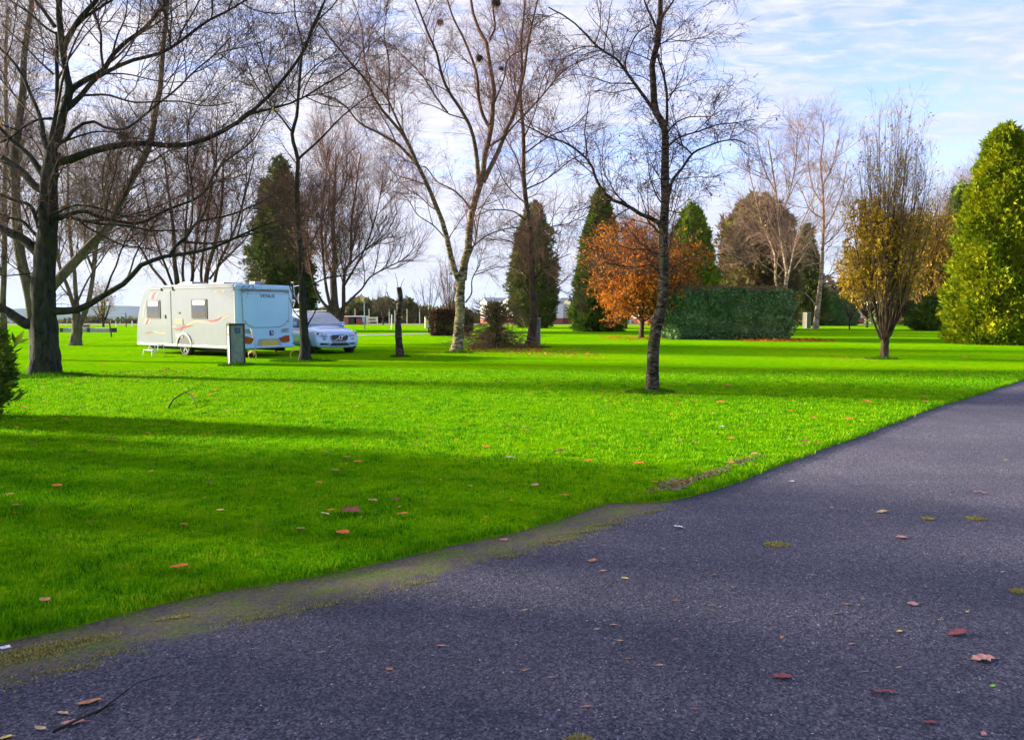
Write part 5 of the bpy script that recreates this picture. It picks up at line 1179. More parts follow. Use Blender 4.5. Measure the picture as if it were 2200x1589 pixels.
# x forward from the nose: stations run backwards
ST = [(0.00, .70, .27, .62, .70), (-.06, .80, .25, .70, .80), (-.18, .87, .24, .78, .88), (-.45, .92, .24, .86, .96), (-.9, .935, .24, .93, 1.04), (-1.30, .94, .24, .97, 1.09), (-1.6, .94, .24, .99, 1.1), (-2.4, .94, .24, 1.01, 1.1), (-3.4, .94, .24, 1.03, 1.1), (-4.1, .91, .26, 1.04, 1.1), (-4.5, .84, .30, 1.0, 1.06), (-4.6, .74, .36, .92, .98)]
bm = bmesh.new(); rg_ = []
for s, w_, zb, zs, zc in ST:
    h = [(0, zc), (w_ * .45, zc - .012), (w_ * .80, zc - .05), (w_ * .965, zs - .01), (w_, zs - .14), (w_ * 1.0, (zb + zs) / 2), (w_ * .985, zb + .14), (w_ * .93, zb), (0, zb)]
    full = [(-y, z) for y, z in h[1:-1]][::-1] ; full = [(h[0][0], h[0][1])] + h[1:-1] + [h[-1]] + full
    rg_.append([bm.verts.new((s - (0.16 * max(0, z - .55) if s > -.1 else 0) - (0.10 * (y / w_) ** 2 if s > -.1 else 0), y, z)) for y, z in full])
for a, b in zip(rg_, rg_[1:]):
    n = len(a)
    for k in range(n): bm.faces.new((a[k], a[(k + 1) % n], b[(k + 1) % n], b[k]))
nn_ = len(rg_[0])
for kk in (0, -1):
    r_ = rg_[kk]; c_ = bm.verts.new(((0.02 if kk == 0 else -4.62), 0, .5 if kk == 0 else .65))
    for k in range(nn_): bm.faces.new((r_[k], r_[(k + 1) % nn_], c_))
bmobj('body', bm, M['carpaint'], car, smooth=True, sub=2)
# cabin
CB = [(-1.22, .80, 1.06, 1.07), (-1.55, .79, 1.05, 1.27), (-1.95, .74, 1.05, 1.50), (-2.3, .70, 1.05, 1.585), (-3.0, .69, 1.05, 1.60), (-3.7, .67, 1.05, 1.57), (-4.2, .63, 1.05, 1.45), (-4.5, .62, 1.03, 1.12)]
bm = bmesh.new(); rg_ = []
for s, wt, zb, zt in CB:
    wb = .86; h = [(wb, zb), (wt + (wb - wt) * .12, zt - .09 * (zt > 1.2)), (wt * .8, zt - .01), (0, zt + .012)]
    full = h + [(-y, z) for y, z in h[:-1]][::-1]
    rg_.append([bm.verts.new((s, y, z)) for y, z in full])
for a, b in zip(rg_, rg_[1:]):
    for k in range(len(a) - 1): bm.faces.new((a[k], a[k + 1], b[k + 1], b[k]))
bm.faces.new(rg_[0]); bm.faces.new(rg_[-1][::-1]); bmobj('roof', bm, M['carpaint'], car, smooth=False, bevel=.02)
def quadobj(name, pts, m, parent, t=.012):
    bm_ = bmesh.new(); ps = [Vector(p) for p in pts]; nv = (ps[1] - ps[0]).cross(ps[-1] - ps[0]).normalized()
    a = [bm_.verts.new(p + nv * t) for p in ps]; b = [bm_.verts.new(p - nv * t) for p in ps]; n = len(ps)
    bm_.faces.new(a); bm_.faces.new(b[::-1])
    for i in range(n): bm_.faces.new((a[i], b[i], b[(i + 1) % n], a[(i + 1) % n]))
    return bmobj(name, bm_, m, parent)
def cabpt(s, yf, up=0.0):
    zt = np.interp(-s, [-c[0] for c in CB], [c[3] for c in CB]); return zt + up
quadobj('windscreen', [(-1.25, -.74, cabpt(-1.25, 0, .015)), (-1.25, .74, cabpt(-1.25, 0, .015)), (-1.60, .70, cabpt(-1.60, 0, .0) + .005), (-1.93, .62, cabpt(-1.93, 0, .0) + .012), (-2.16, .56, cabpt(-2.16, 0, .01)), (-2.16, -.56, cabpt(-2.16, 0, .01)), (-1.93, -.62, cabpt(-1.93, 0, .0) + .012), (-1.60, -.70, cabpt(-1.60, 0) + .005)], M['carglass'], car, .02)
for s_ in (-1, 1):
    for x0, x1, t0, t1 in ((-1.62, -2.55, 1.26, 1.47), (-2.62, -3.45, 1.47, 1.47), (-3.5, -4.2, 1.46, 1.32)):
        quadobj('side_window', [(x0, s_ * .868, 1.08), (x1, s_ * .868, 1.08), (x1, s_ * (.868 - (t1 - 1.08) * .33), t1), (x0, s_ * (.868 - (t0 - 1.08) * .33), t0)], M['carglass'], car, .008)
    bm = bmesh.new(); tubepath(bm, [(-1.75, s_ * .9, 1.08), (-1.7, s_ * .98, 1.12)], .03, 6); mv = box(bm, -1.80, -1.66, s_ * 1.0 - .09, s_ * 1.0 + .09, 1.07, 1.20); bmobj('mirror', bm, M['carpaint'], car, bevel=.03)
    bm = bmesh.new(); cyl(bm, (-2.2, s_ * .60, 1.63), (-4.0, s_ * .60, 1.62), .018, n=8)
    for xx in (-2.3, -3.1, -3.9): cyl(bm, (xx, s_ * .60, 1.56), (xx, s_ * .60, 1.63), .02, n=6)
    bmobj('roof_rail', bm, M['black'], car)
# front details carried on the nose
def NOSE(y, z, off):
    w_ = .74; x = 0.028 - 0.16 * max(0, z - .55) - 0.15 * (y / w_) ** 2 - 0.5 * max(0, abs(y) - .66) - .05 * abs(z - .5) ** 2
    return (x + off, y, z)
gr = [(-.36, .70), (-.30, .745), (.30, .745), (.36, .70), (.33, .58), (.24, .515), (-.24, .515), (-.33, .58)]
bm = bmesh.new(); plate(bm, gr, NOSE, .030); go = bmobj('grille', bm, M['silver'], car)
bm = bmesh.new(); plate(bm, [(y * .93, .63 + (z - .63) * .86) for y, z in gr], NOSE, .042); bmobj('grille_mesh', bm, M['black'], go)
bm = bmesh.new()
for k in range(18):
    a0, a1 = 2 * PI * k / 18, 2 * PI * (k + 1) / 18
    q = [NOSE(.075 * math.cos(a), .63 + .075 * math.sin(a), .056) for a in (a0, a1)] + [NOSE(.052 * math.cos(a), .63 + .052 * math.sin(a), .056) for a in (a1, a0)]
    bm.faces.new([bm.verts.new(p) for p in q])
plate(bm, [(-.27, .525), (-.24, .525), (-.05, .60), (-.07, .615)][::1], NOSE, .05); plate(bm, [(.06, .655), (.045, .675), (.26, .74), (.28, .735)], NOSE, .05)
plate(bm, [(.05, .68), (.075, .66), (.105, .70), (.08, .72)], NOSE, .056)
bmobj('emblem', bm, M['whitepaint'], go)
for s_ in (-1, 1):
    def HL(u, v, off, s_=s_):
        y = s_ * (.44 + u * .46); x = -.03 - .30 * u ** 2 - .12 * (v) - .10 * u + .02; return (x + off * .8, y + s_ * off * .5, .66 + v * .16 + u * .07)
    bm = bmesh.new(); plate(bm, [(0, .15), (.1, .75), (.55, .95), (1.0, .9), (.95, .35), (.6, .05), (.25, 0.0)], HL, .05); h_o = bmobj('headlight', bm, M['lamp_glass'], car, bevel=.01)
    for u in (.3, .66):
        c = Vector(HL(u, .45, .055)); bm = bmesh.new(); bmesh.ops.create_uvsphere(bm, u_segments=12, v_segments=8, radius=.045); bmesh.ops.translate(bm, verts=bm.verts, vec=c); bmobj('lamp_lens', bm, M['black'] if u > .5 else M['whitepaint'], h_o, smooth=True)
    bm = bmesh.new(); plate(bm, [(s_ * .40, .43), (s_ * .46, .385), (s_ * .74, .37), (s_ * .78, .46), (s_ * .60, .44)], NOSE, .03); bmobj('lower_intake', bm, M['black'], car)
    bm = bmesh.new(); plate(bm, [(s_ * .52, .60), (s_ * .62, .60), (s_ * .62, .565), (s_ * .54, .57)], NOSE, .03); bmobj('vent', bm, M['black'], car)
bm = bmesh.new(); plate(bm, [(-.38, .345), (.38, .345), (.33, .43), (-.33, .43)], NOSE, .030); bmobj('air_intake', bm, M['black'], car)
bm = bmesh.new(); plate(bm, [(-.8, .30), (.8, .30), (.74, .335), (-.74, .335)], NOSE, .022); bmobj('chrome_strip', bm, M['silver'], car)
bm = bmesh.new(); plate(bm, [(-.26, .445), (.26, .445), (.26, .50), (-.26, .50)], NOSE, .05); bmobj('number_plate', bm, M['plate_w'], car)
for s_ in (-1, 1):
    for x in (-.88, -3.65):
        wheel(car, Vector((x, s_ * .84, .335)), .335, .22, Matrix.Rotation(-s_ * PI / 2, 4, 'X'))
        bm = bmesh.new(); yy = s_ * .905
        pts = [(x + .39 * math.cos(t), .335 + .39 * math.sin(t)) for t in np.linspace(0, PI, 14)]
        plate(bm, pts + [(x - .39, .22), (x + .39, .22)], lambda u, v, off, yy=yy, s_=s_: (u, yy + s_ * (off + .028), v), .01); bmobj('wheel_well', bm, M['black'], car)
# bicycle carried on the roof
bk = thing('bicycle', CF, 'bicycle carried upright on the roof of the pale blue car', 'bicycle', rz=math.atan2(hv.y, hv.x))
def torus(bm, R, r, M_, n=32, m=6):
    vs = [[bm.verts.new(M_ @ Vector(((R + r * math.cos(2 * PI * j / m)) * math.cos(2 * PI * i / n), (R + r * math.cos(2 * PI * j / m)) * math.sin(2 * PI * i / n), r * math.sin(2 * PI * j / m)))) for j in range(m)] for i in range(n)]
    for i in range(n):
        for j in range(m): bm.faces.new((vs[i][j], vs[(i + 1) % n][j], vs[(i + 1) % n][(j + 1) % m], vs[i][(j + 1) % m]))
BY = -.42; BZ = 2.06
for x in (-2.25, -3.27):
    o = bpy.data.objects.new('wheel', None); COL.objects.link(o); o.parent = bk; o.location = (x, BY, BZ); o.rotation_euler = (PI / 2, 0, 0)
    bm = bmesh.new(); torus(bm, .34, .020, Matrix.Identity(4)); bmobj('tyre', bm, M['greyline'], o, smooth=True)
    bm = bmesh.new(); torus(bm, .315, .010, Matrix.Identity(4)); cyl(bm, (0, 0, -.03), (0, 0, .03), .05, n=12)
    for k in range(14): cyl(bm, (0, 0, 0), (.31 * math.cos(k * PI / 7), .31 * math.sin(k * PI / 7), 0), .003, n=4)
    bmobj('rim', bm, M['alloy'], o)
bm = bmesh.new(); J = dict(fa=(-2.25, BZ), ra=(-3.27, BZ), bb=(-2.83, BZ - .05), st=(-2.99, BZ + .52), ht=(-2.42, BZ + .55), hb=(-2.37, BZ + .40), sd=(-3.03, BZ + .66))
for a, b, r in (('hb', 'bb', .02), ('ht', 'st', .018), ('st', 'bb', .017), ('bb', 'ra', .011), ('st', 'ra', .010), ('ht', 'hb', .02), ('hb', 'fa', .014), ('st', 'sd', .013)):
    cyl(bm, (J[a][0], BY, J[a][1]), (J[b][0], BY, J[b][1]), r, n=8)
bmobj('frame', bm, M['bluebin'], bk)
bm = bmesh.new(); cyl(bm, (-2.44, BY, BZ + .55), (-2.42, BY, BZ + .66), .013, n=6); cyl(bm, (-2.38, BY - .28, BZ + .67), (-2.38, BY + .28, BZ + .67), .013, n=8); bmobj('handlebar', bm, M['black'], bk)
bm = bmesh.new(); box(bm, -3.15, -2.90, BY - .06, BY + .06, BZ + .66, BZ + .70); bmobj('saddle', bm, M['black'], bk, bevel=.02)
bm = bmesh.new(); box(bm, -3.6, -1.95, BY - .03, BY + .03, 1.66, 1.70); bmobj('carrier_rail', bm, M['steel'], bk)

# ------------------------------------------------------------------ nests, twig on the lawn
def nest(px, py, Y, w, lab, s):
    rg = np.random.default_rng(s); c = P(px, py, Y); R = w * 0.38 * Y / F; n = 130
    d = nrm(rg.normal(size=(n, 3))) * np.array([1.1, 1.1, .5]); p = d * R * rg.uniform(.1, .8, n)[:, None]; t = nrm(np.cross(d, rg.normal(size=(n, 3)))) * R * rg.uniform(.5, 2.0, n)[:, None]
    Pn = np.stack([p - t * .5, p + d * R * .1, p + t * .5], 1); v, q = tubes(Pn, np.full((n, 3), R * .035), 4)
    o = npmesh('nest', v, q, M['nest']); o.location = c; put(o, label=lab, cat='nest')
nest(265, 292, 18.6, 34, 'dark twiggy nest low in the large old tree', 1)
nest(1066, 6, 29.5, 28, 'dark nest at the very top of the forked birch', 2)
nest(1030, 125, 29.5, 24, 'dark nest wedged against an upright limb of the forked birch', 3)
nest(945, 48, 29.5, 20, 'small nest high in the left half of the forked birch', 4)
nest(1077, 148, 29.5, 15, 'smallest nest, right of the wedged one in the forked birch', 5)
def fallen(pts, lab, w, Y=None, up=0.10):
    g = [G(*p) for p in pts]; o0 = Vector((g[0][0], g[0][1], 0)); bm = bmesh.new()
    n = len(g); tubepath(bm, [Vector((q[0], q[1], LZ + .01 + up * math.sin(PI * i / (n - 1)))) - o0 for i, q in enumerate(g)], [w * (1 - .6 * i / n) for i in range(n)], 6)
    m = n // 2; c = Vector((g[m][0], g[m][1], LZ + up)) - o0; tubepath(bm, [c, c + Vector((.12, .1, .08)), c + Vector((.16, .3, .02))], [w * .6, w * .4, w * .2], 5)
    o = bmobj('fallen_twig', bm, M['bark_dark'], smooth=True); o.location = o0; put(o, label=lab, cat='twig'); return o
fallen([(362, 882), (372, 872), (385, 868), (398, 862), (410, 865), (418, 874), (423, 881)], 'crooked fallen twig arching on the lawn below the caravan', .014, up=.12)
tw = fallen([(115, 1578), (160, 1555), (205, 1535), (248, 1516)], 'straight dark twig lying on the road at the bottom left', .006, up=.0); tw.location.z -= .032

# ------------------------------------------------------------------ distance: homes, hut, posts, lamp
def mobile_home(px, py, Y, w, L, h, rz, lab, wall, skirt='brick', win=True):
    o = thing('mobile_home', (XA(px, Y), Y, 0), lab, 'mobile home', rz=rz)
    bm = bmesh.new(); box(bm, -w / 2, w / 2, 0, L, .7, h)
    ap = [bm.verts.new((0, y, h + w * .17)) for y in (0, L)]; c = {}
    for y, a_ in ((0, ap[0]), (L, ap[1])):
        l_ = bm.verts.new((-w / 2, y, h)); r_ = bm.verts.new((w / 2, y, h)); bm.faces.new((l_, r_, a_))
    bmobj('wall', bm, wall, o)
    for s_ in (-1, 1):
        bm = bmesh.new(); A = Vector((s_ * (w / 2 + .18), 0, h - .03)); B = Vector((0, 0, h + w * .17 + .05))
        q = [Vector((A.x, -.15, A.z)), Vector((A.x, L + .15, A.z)), Vector((B.x, L + .15, B.z)), Vector((B.x, -.15, B.z))]
        t_ = [bm.verts.new(v) for v in q]; b_ = [bm.verts.new(v - Vector((0, 0, .08))) for v in q]
        bm.faces.new(t_); bm.faces.new(b_[::-1])
        for i in range(4): bm.faces.new((t_[i], b_[i], b_[(i + 1) % 4], t_[(i + 1) % 4]))
        bmobj('roof', bm, M['roofgrey'], o)
    bm = bmesh.new(); box(bm, -w / 2 + .05, w / 2 - .05, .05, L - .05, 0, .698); bmobj('skirt', bm, M[skirt], o)
    def wnd(face, u0, u1, z0, z1):
        if face == 'f': f = lambda u, v, off: (u, -off, v)
        elif face == 'r': f = lambda u, v, off: (w / 2 + off, u, v)
        else: f = lambda u, v, off: (-w / 2 - off, u, v)
        bm_ = bmesh.new(); plate(bm_, [(u0, z0), (u1, z0), (u1, z1), (u0, z1)], f, .03); wf = bmobj('window', bm_, M['homewhite'], o)
        bm_ = bmesh.new(); plate(bm_, [(u0 + .06, z0 + .06), (u1 - .06, z0 + .06), (u1 - .06, z1 - .06), (u0 + .06, z1 - .06)], f, .045); bmobj('pane', bm_, M['curtain'] if face == 'f' else M['carglass'], wf)
        bm_ = bmesh.new(); plate(bm_, [((u0 + u1) / 2 - .03, z0), ((u0 + u1) / 2 + .03, z0), ((u0 + u1) / 2 + .03, z1), ((u0 + u1) / 2 - .03, z1)], f, .06); bmobj('glazing_bar', bm_, M['homewhite'], wf)
    wnd('f', -w / 2 + .35, w / 2 - 1.0, 1.45, 2.5); wnd('f', w / 2 - .85, w / 2 - .2, 1.45, 2.5)
    for fc in 'rl':
        for k in range(int(L / 2.6)): wnd(fc, .6 + k * 2.6, 1.9 + k * 2.6, 1.6, 2.5)
    return o
mobile_home(1208, 686, 104, 2.9, 9, 2.95, -.42, 'cream mobile home with gabled front and red brick skirt, seen between two conifers', M['homewall'])
mobile_home(1040, 690, 104, 3.0, 10, 2.95, -1.15, 'grey roofed white mobile home partly hidden behind the brush heap', M['homewhite'])
mobile_home(1090, 690, 99, 3.0, 8, 2.95, -1.0, 'white mobile home further back, left of the sparse conifer', M['homewhite'])
mobile_home(1372, 690, 101, 3.0, 10, 2.95, -.9, 'white mobile home glimpsed under the orange beech', M['homewhite'])
mobile_home(1672, 688, 104, 3.0, 9, 2.95, -.7, 'white mobile home with brick skirt showing past the right end of the clipped hedge', M['homewhite'])
mobile_home(1775, 688, 102, 3.0, 9, 2.95, -.8, 'white mobile home behind the white trunked birch', M['homewhite'])
mobile_home(1880, 688, 101, 3.0, 9, 3.1, -.8, 'white mobile home glimpsed through the upright bronze tree', M['homewhite'])
# hut with bins
hb = thing('bin_store', (XA(762, 93), 93, 0), 'low dark brick bin store with coloured bins beyond the car', 'bin store', rz=-.1)
bm = bmesh.new(); box(bm, -1.5, -.7, 0, 1.5, 0, .95); box(bm, 1.0, 1.35, 0, 1.5, 0, .95); box(bm, -1.5, 1.35, 1.5, 1.62, 0, .95); bmobj('wall', bm, M['brick'], hb)
bm = bmesh.new(); box(bm, -1.65, 1.45, -.1, 1.7, .95, 1.05); bmobj('roof', bm, M['homewhite'], hb, bevel=.02)
for x, m_, lab_ in ((-.3, 'black', 'black bin in the opening of the brick bin store'), (.62, 'red', 'red bin in the opening of the brick bin store')):
    o = thing('bin', (XA(762, 93) + x, 93.1, 0), lab_, 'bin', rz=-.1)
    bm = bmesh.new(); v = box(bm, -.36, .36, 0, .6, .08, .80); bmobj('body', bm, M[m_], o, bevel=.03)
    bm = bmesh.new(); box(bm, -.38, .38, -.03, .62, .803, .86); bmobj('lid', bm, M['bluebin'], o, bevel=.02)
o = thing('board', (XA(783, 92.4), 92.4, 0), 'pale blue board fixed at the right end of the brick bin store', 'board')
bm = bmesh.new(); box(bm, -.18, .18, 0, .04, .35, .95); bmobj('face', bm, M['skyblue'], o); 
for s_ in (-1, 1): bm = bmesh.new(); box(bm, s_ * .15 - .02, s_ * .15 + .02, .042, .08, 0, .95); bmobj('leg', bm, M['darkwood'], o)
o = thing('notice_board', (XA(801, 90), 90, 0), 'white framed low notice board standing on the far lawn', 'notice board')
for s_ in (-1, 1): bm = bmesh.new(); box(bm, s_ * .62 - .06, s_ * .62 + .06, -.05, .05, 0, 1.0); bmobj('post', bm, M['homewhite'], o)
bm = bmesh.new(); box(bm, -.56, .56, -.02, .02, .38, .93); bmobj('panel', bm, M['homewhite'], o)
bm = bmesh.new(); box(bm, -.42, .42, -.035, -.021, .5, .78); bmobj('poster', bm, M['cream'], o)
o = thing('street_lamp', (XA(785, 66), 66, 0), 'slim lamp post with a lantern head standing beyond the car', 'lamp post')
bm = bmesh.new(); cyl(bm, (0, 0, 0), (0, 0, 2.35), .055, .035, 10); bmobj('post', bm, M['roofgrey'], o, smooth=True)
bm = bmesh.new(); cyl(bm, (0, 0, 2.35), (0, 0, 2.58), .07, .12, 8); bmobj('lantern', bm, M['lamp_glass'], o)
bm = bmesh.new(); lathe(bm, [(0, 2.73), (.06, 2.69), (.19, 2.60), (.19, 2.58), (0, 2.58)], 12); bmobj('lamp_hood', bm, M['brick'], o)
def post(px, py, Y, h, w, m, lab, lean=0, grp=None):
    o = thing('fence_post', (XA(px, Y), Y, 0), lab, 'post', group=grp); bm = bmesh.new(); cyl(bm, (0, 0, -.05), (lean, 0, h), w / 2, w * .45, 8); bmobj('shaft', bm, m, o)
    bm = bmesh.new(); cyl(bm, (lean, 0, h + .001), (lean, 0, h + .03), w * .45, w * .2, 8); bmobj('top', bm, m, o)
posts = [(765, 'behind the bin store'), (795, 'behind the notice board'), (850, 'just left of the lopped dead trunk'), (876, 'just right of the lopped dead trunk'), (903, 'left of the small leafless tree'), (927, 'right of the small leafless tree'), (838, 'third from the notice board')]
for px_, l_ in posts: post(px_, 693, 97, 1.9, .13, M['fencepost'], 'tall pale fence post ' + l_, grp='pale posts along the field fence')
post(842, 706, 66, 1.3, .10, M['homewhite'], 'short leaning white marker post left of the lopped trunk', .06)
post(243, 722, 46, 1.0, .09, M['darkwood'], 'dark leaning marker post at the right end of the grey planters', -.12)
post(253, 703, 76, .55, .10, M['homewhite'], 'short white marker post between two taller posts near the caravan front')
post(288, 702, 78, .60, .10, M['homewhite'], 'short white marker post nearest the caravan front')
post(275, 703, 76, 1.45, .10, M['darkwood'], 'tall thin brown post left of the caravan front')
bx_ = thing('raised_planter', (XA(135, 57), 57, 0), 'long low grey raised planter behind the slender forked tree', 'planter', rz=-.03)
for k, (x0, x1) in enumerate(((0.0, 2.0), (2.02, 3.9))):
    bm = bmesh.new(); box(bm, x0, x1, 0, .6, 0, .34); bmobj('wall', bm, M['concrete'], bx_, bevel=.015)
for x0 in (-.08, 2.0, 3.72):
    bm = bmesh.new(); box(bm, x0, x0 + .22, -.03, .63, 0, .36); bmobj('end_block', bm, M['darkwood'], bx_)
o = thing('stone_block', (XA(189, 63), 63, 0), 'small square stone block behind the grey planter', 'stone block'); bm = bmesh.new(); box(bm, -.2, .2, -.2, .2, 0, .42); bmobj('base', bm, M['post_wood'], o, bevel=.03); bm = bmesh.new(); box(bm, -.24, .24, -.24, .24, .421, .50); bmobj('cap', bm, M['darkwood'], o, bevel=.02)

# ------------------------------------------------------------------ grass blades
def on_lawn(x, y): return y > np.interp(x, ed[:, 0], ed[:, 1])
def blades(name, x, y, z, h, w, m, lab, cat_='grass', rg=RG, lean=.55, seg2=False):
    n = len(x); a = rg.random(n) * 2 * PI; ln = rg.uniform(.1, lean, n) * h
    d = np.c_[np.cos(a), np.sin(a), np.zeros(n)]; b2 = rg.random(n) * PI; s = np.c_[np.cos(b2), np.sin(b2), np.zeros(n)] * (w[:, None] * .5)
    p = np.c_[x, y, z]; tip = p + d * ln[:, None] + np.c_[np.zeros(n), np.zeros(n), h]; mid = p + d * ln[:, None] * .35 + np.c_[np.zeros(n), np.zeros(n), h * .6]
    v = np.stack([p - s, p + s, mid + s * .8, mid - s * .8, tip], 1).reshape(-1, 3); b = np.arange(n)[:, None] * 5
    o = npmesh(name, v, [b + np.array([0, 1, 2, 3]), b + np.array([3, 2, 4])], m, smooth=False)
    return put(o, label=lab, cat=cat_, kind='stuff')
rg = np.random.default_rng(5)
NB = 520000
y = 3.0 + (rg.random(NB) ** 1.9) * 17.0; x = rg.uniform(-1, 1, NB) * (0.72 * y + 1.6)
k = on_lawn(x, y); x, y = x[k], y[k]
cl = 0.7 + 0.3 * np.sin(x * 2.3 + 1) * np.sin(y * 1.9) + 0.3 * np.sin(x * 6.1 + y * 4.7) * np.sin(y * 5.3 - x * 2.9) + 0.35 * np.sin(x * 19 + y * 11 + np.sin(x * 7) * 2) * np.sin(y * 21 - x * 8 + np.sin(y * 5) * 2)
k = rg.random(len(x)) < 0.35 + 0.6 * cl; x, y, cl = x[k], y[k], cl[k]
h = rg.uniform(.014, .040, len(x)) * np.clip(0.6 + 0.6 * cl, .4, 1.6); w_ = (.0028 + .0008 * y) * rg.uniform(.7, 1.3, len(x))
blades('grass', x, y, np.full(len(x), LZ - .004), h, w_, M['grass_blade'], 'short green lawn grass')
# longer fringe at the road edge
n = 52000; i = rg.integers(60, len(ed) - 1, n); cl_ = np.clip(.5 + .5 * np.sin(ed[i, 0] * 8.3) + .5 * np.sin(ed[i, 0] * 21 + 1), 0, 1.3); kx = ed[i, 0] + rg.normal(0, .03, n); ky = ed[i, 1] + np.abs(rg.normal(0, .05, n)) - .012 - .05 * cl_ * rg.random(n)
k = (ky < 19) & (ky > 1); kx, ky = kx[k], ky[k]
blades('grass', kx, ky, np.full(len(kx), LZ - .02), rg.uniform(.02, .065, len(kx)), rg.uniform(.004, .009, len(kx)), M['grass_blade'], 'ragged grass fringe overhanging the road edge', lean=1.0)
# tufts at the feet of things
for px_, py_, R, nn, lab in ((1400, 849, .45, 2600, 'grass tuft round the foot of the nearest birch'), (98, 812, .95, 3600, 'long grass round the foot of the large old tree'), (858, 769, .35, 900, 'grass tuft round the foot of the lopped dead trunk'),
                             (985, 760, .55, 1600, 'mossy grass round the foot of the forked birch'), (650, 778, 1.0, 3200, 'overgrown grass round the foot of the thin dark tree'), (1148, 748, .7, 1500, 'grass round the foot of the bare tree with level branches'), (1900, 774, .5, 1200, 'grass round the foot of the upright bronze tree'), (503, 788, .5, 1100, 'grass round the foot of the wooden service post')):
    g = G(px_, py_); a = rg.random(nn) * 2 * PI; r = R * rg.random(nn) ** .6
    blades('grass_tuft', g[0] + r * np.cos(a) * 1.1, g[1] + .15 + r * np.sin(a) * .8, np.full(nn, LZ - .01), rg.uniform(.04, .17, nn) * (1 - .6 * r / R), rg.uniform(.008, .018, nn), M['tuft'], lab)
# moss along the verge and on the road
mv = [(20, 1420, .10, 500), (60, 1405, .10, 600), (105, 1390, .12, 900), (150, 1378, .10, 700), (372, 1326, .04, 160), (1100, 1192, .05, 180), (1200, 1160, .06, 220), (1300, 1125, .07, 260), (1250, 1142, .05, 180), (1400, 1098, .06, 250), (250, 1400, .05, 150), (150, 1435, .06, 150), (560, 1325, .05, 120), (900, 1250, .05, 120), (690, 1300, .05, 100)]
X_, Y_ = [], []
for px_, py_, R, nn in mv:
    g = G(px_, py_); a = rg.random(nn) * 2 * PI; r = R * rg.random(nn) ** .6; X_.append(g[0] + r * np.cos(a) * 2.0 + r * np.sin(a) * .8); Y_.append(g[1] + r * np.sin(a) * .8 + r * np.cos(a) * .7)
k = rg.integers(0, len(vout) - 1, 5200); off = rg.normal(0, .055, 5200); cl_ = (np.sin(vout[k, 0] * 4.3) + np.sin(vout[k, 0] * 9.1 + 1) > -.6); k, off = k[cl_], off[cl_]
X_.append(vout[k, 0] + off * .55 + rg.normal(0, .02, len(k))); Y_.append(vout[k, 1] - off * .8)
X_ = np.concatenate(X_); Y_ = np.concatenate(Y_)
blades('moss', X_, Y_, np.full(len(X_), -.003), rg.uniform(.003, .012, len(X_)), rg.uniform(.003, .007, len(X_)), M['moss_blade'], 'dry yellow moss patches along the verge', 'moss', lean=2.0)
for px_, py_, R, lab in ((1670, 1168, .075, 'clump of dry moss on the road near the grass'), (2095, 1112, .06, 'clump of dry moss near the right edge of the road'), (1993, 1113, .035, 'small fleck of moss left of the clump near the right edge'), (2190, 1268, .04, 'moss tuft cut by the right edge of the picture'), (1245, 1587, .04, 'moss tuft at the bottom edge of the road')):
    g = G(px_, py_); nn = 420; a = rg.random(nn) * 2 * PI; r = R * rg.random(nn) ** .6
    blades('moss', g[0] + r * np.cos(a) * 1.3, g[1] + r * np.sin(a) * .9, np.full(nn, -.007), rg.uniform(.004, .016, nn), rg.uniform(.003, .006, nn), M['moss_blade'], lab, 'moss', lean=2.2)
# leaf litter under trees
def litter(px0, px1, py0, py1, n, size, lab, m='lf_orange'):
    a = G(px0, py0); b = G(px1, py1); x = rg.uniform(XA(px0, a[1]), XA(px1, a[1]), n); yy = rg.uniform(min(a[1], b[1]), max(a[1], b[1]), n); yy = (a[1] + b[1]) / 2 + (yy - (a[1] + b[1]) / 2) * (rg.random(n) ** .3)
    d = nrm(np.c_[rg.normal(size=(n, 2)), rg.normal(0, .25, n)]); s = nrm(np.cross(d, np.array([0, 0, 1.0]) + rg.normal(0, .4, (n, 3)))); p = np.c_[x, yy, np.full(n, LZ + .03)]; sz = (size * rg.uniform(.6, 1.3, n))[:, None]
    v = np.stack([p, p + d * sz * .5 + s * sz * .35, p + d * sz, p + d * sz * .5 - s * sz * .35], 1).reshape(-1, 3); q = np.arange(n)[:, None] * 4
    put(npmesh('leaf_litter', v, np.concatenate([q + np.array([0, 1, 2]), q + np.array([0, 2, 3])]), M[m], smooth=False), label=lab, cat='leaf litter', kind='stuff')
litter(1000, 1170, 760, 742, 1100, .09, 'brown leaf litter under the brush heap', 'lf_rust')
litter(1090, 1310, 774, 750, 700, .08, 'scattered yellow brown leaves right of the brush heap', 'lf_bronze')
litter(1610, 1800, 736, 730, 1500, .13, 'strip of orange fallen leaves in front of the clipped hedge')
litter(1320, 1440, 734, 722, 500, .10, 'orange leaves fallen under the beech')
litter(20, 300, 835, 785, 260, .055, 'sparse brown leaves fallen under the large old tree', 'lf_rust')
litter(880, 1080, 775, 745, 260, .07, 'sparse brown leaves fallen round the forked birch', 'lf_bronze')
litter(1300, 1560, 880, 835, 170, .045, 'sparse rusty leaves fallen round the nearest birch', 'lf_rust')
litter(1840, 1980, 782, 764, 200, .06, 'sparse bronze leaves fallen round the upright tree', 'lf_bronze')

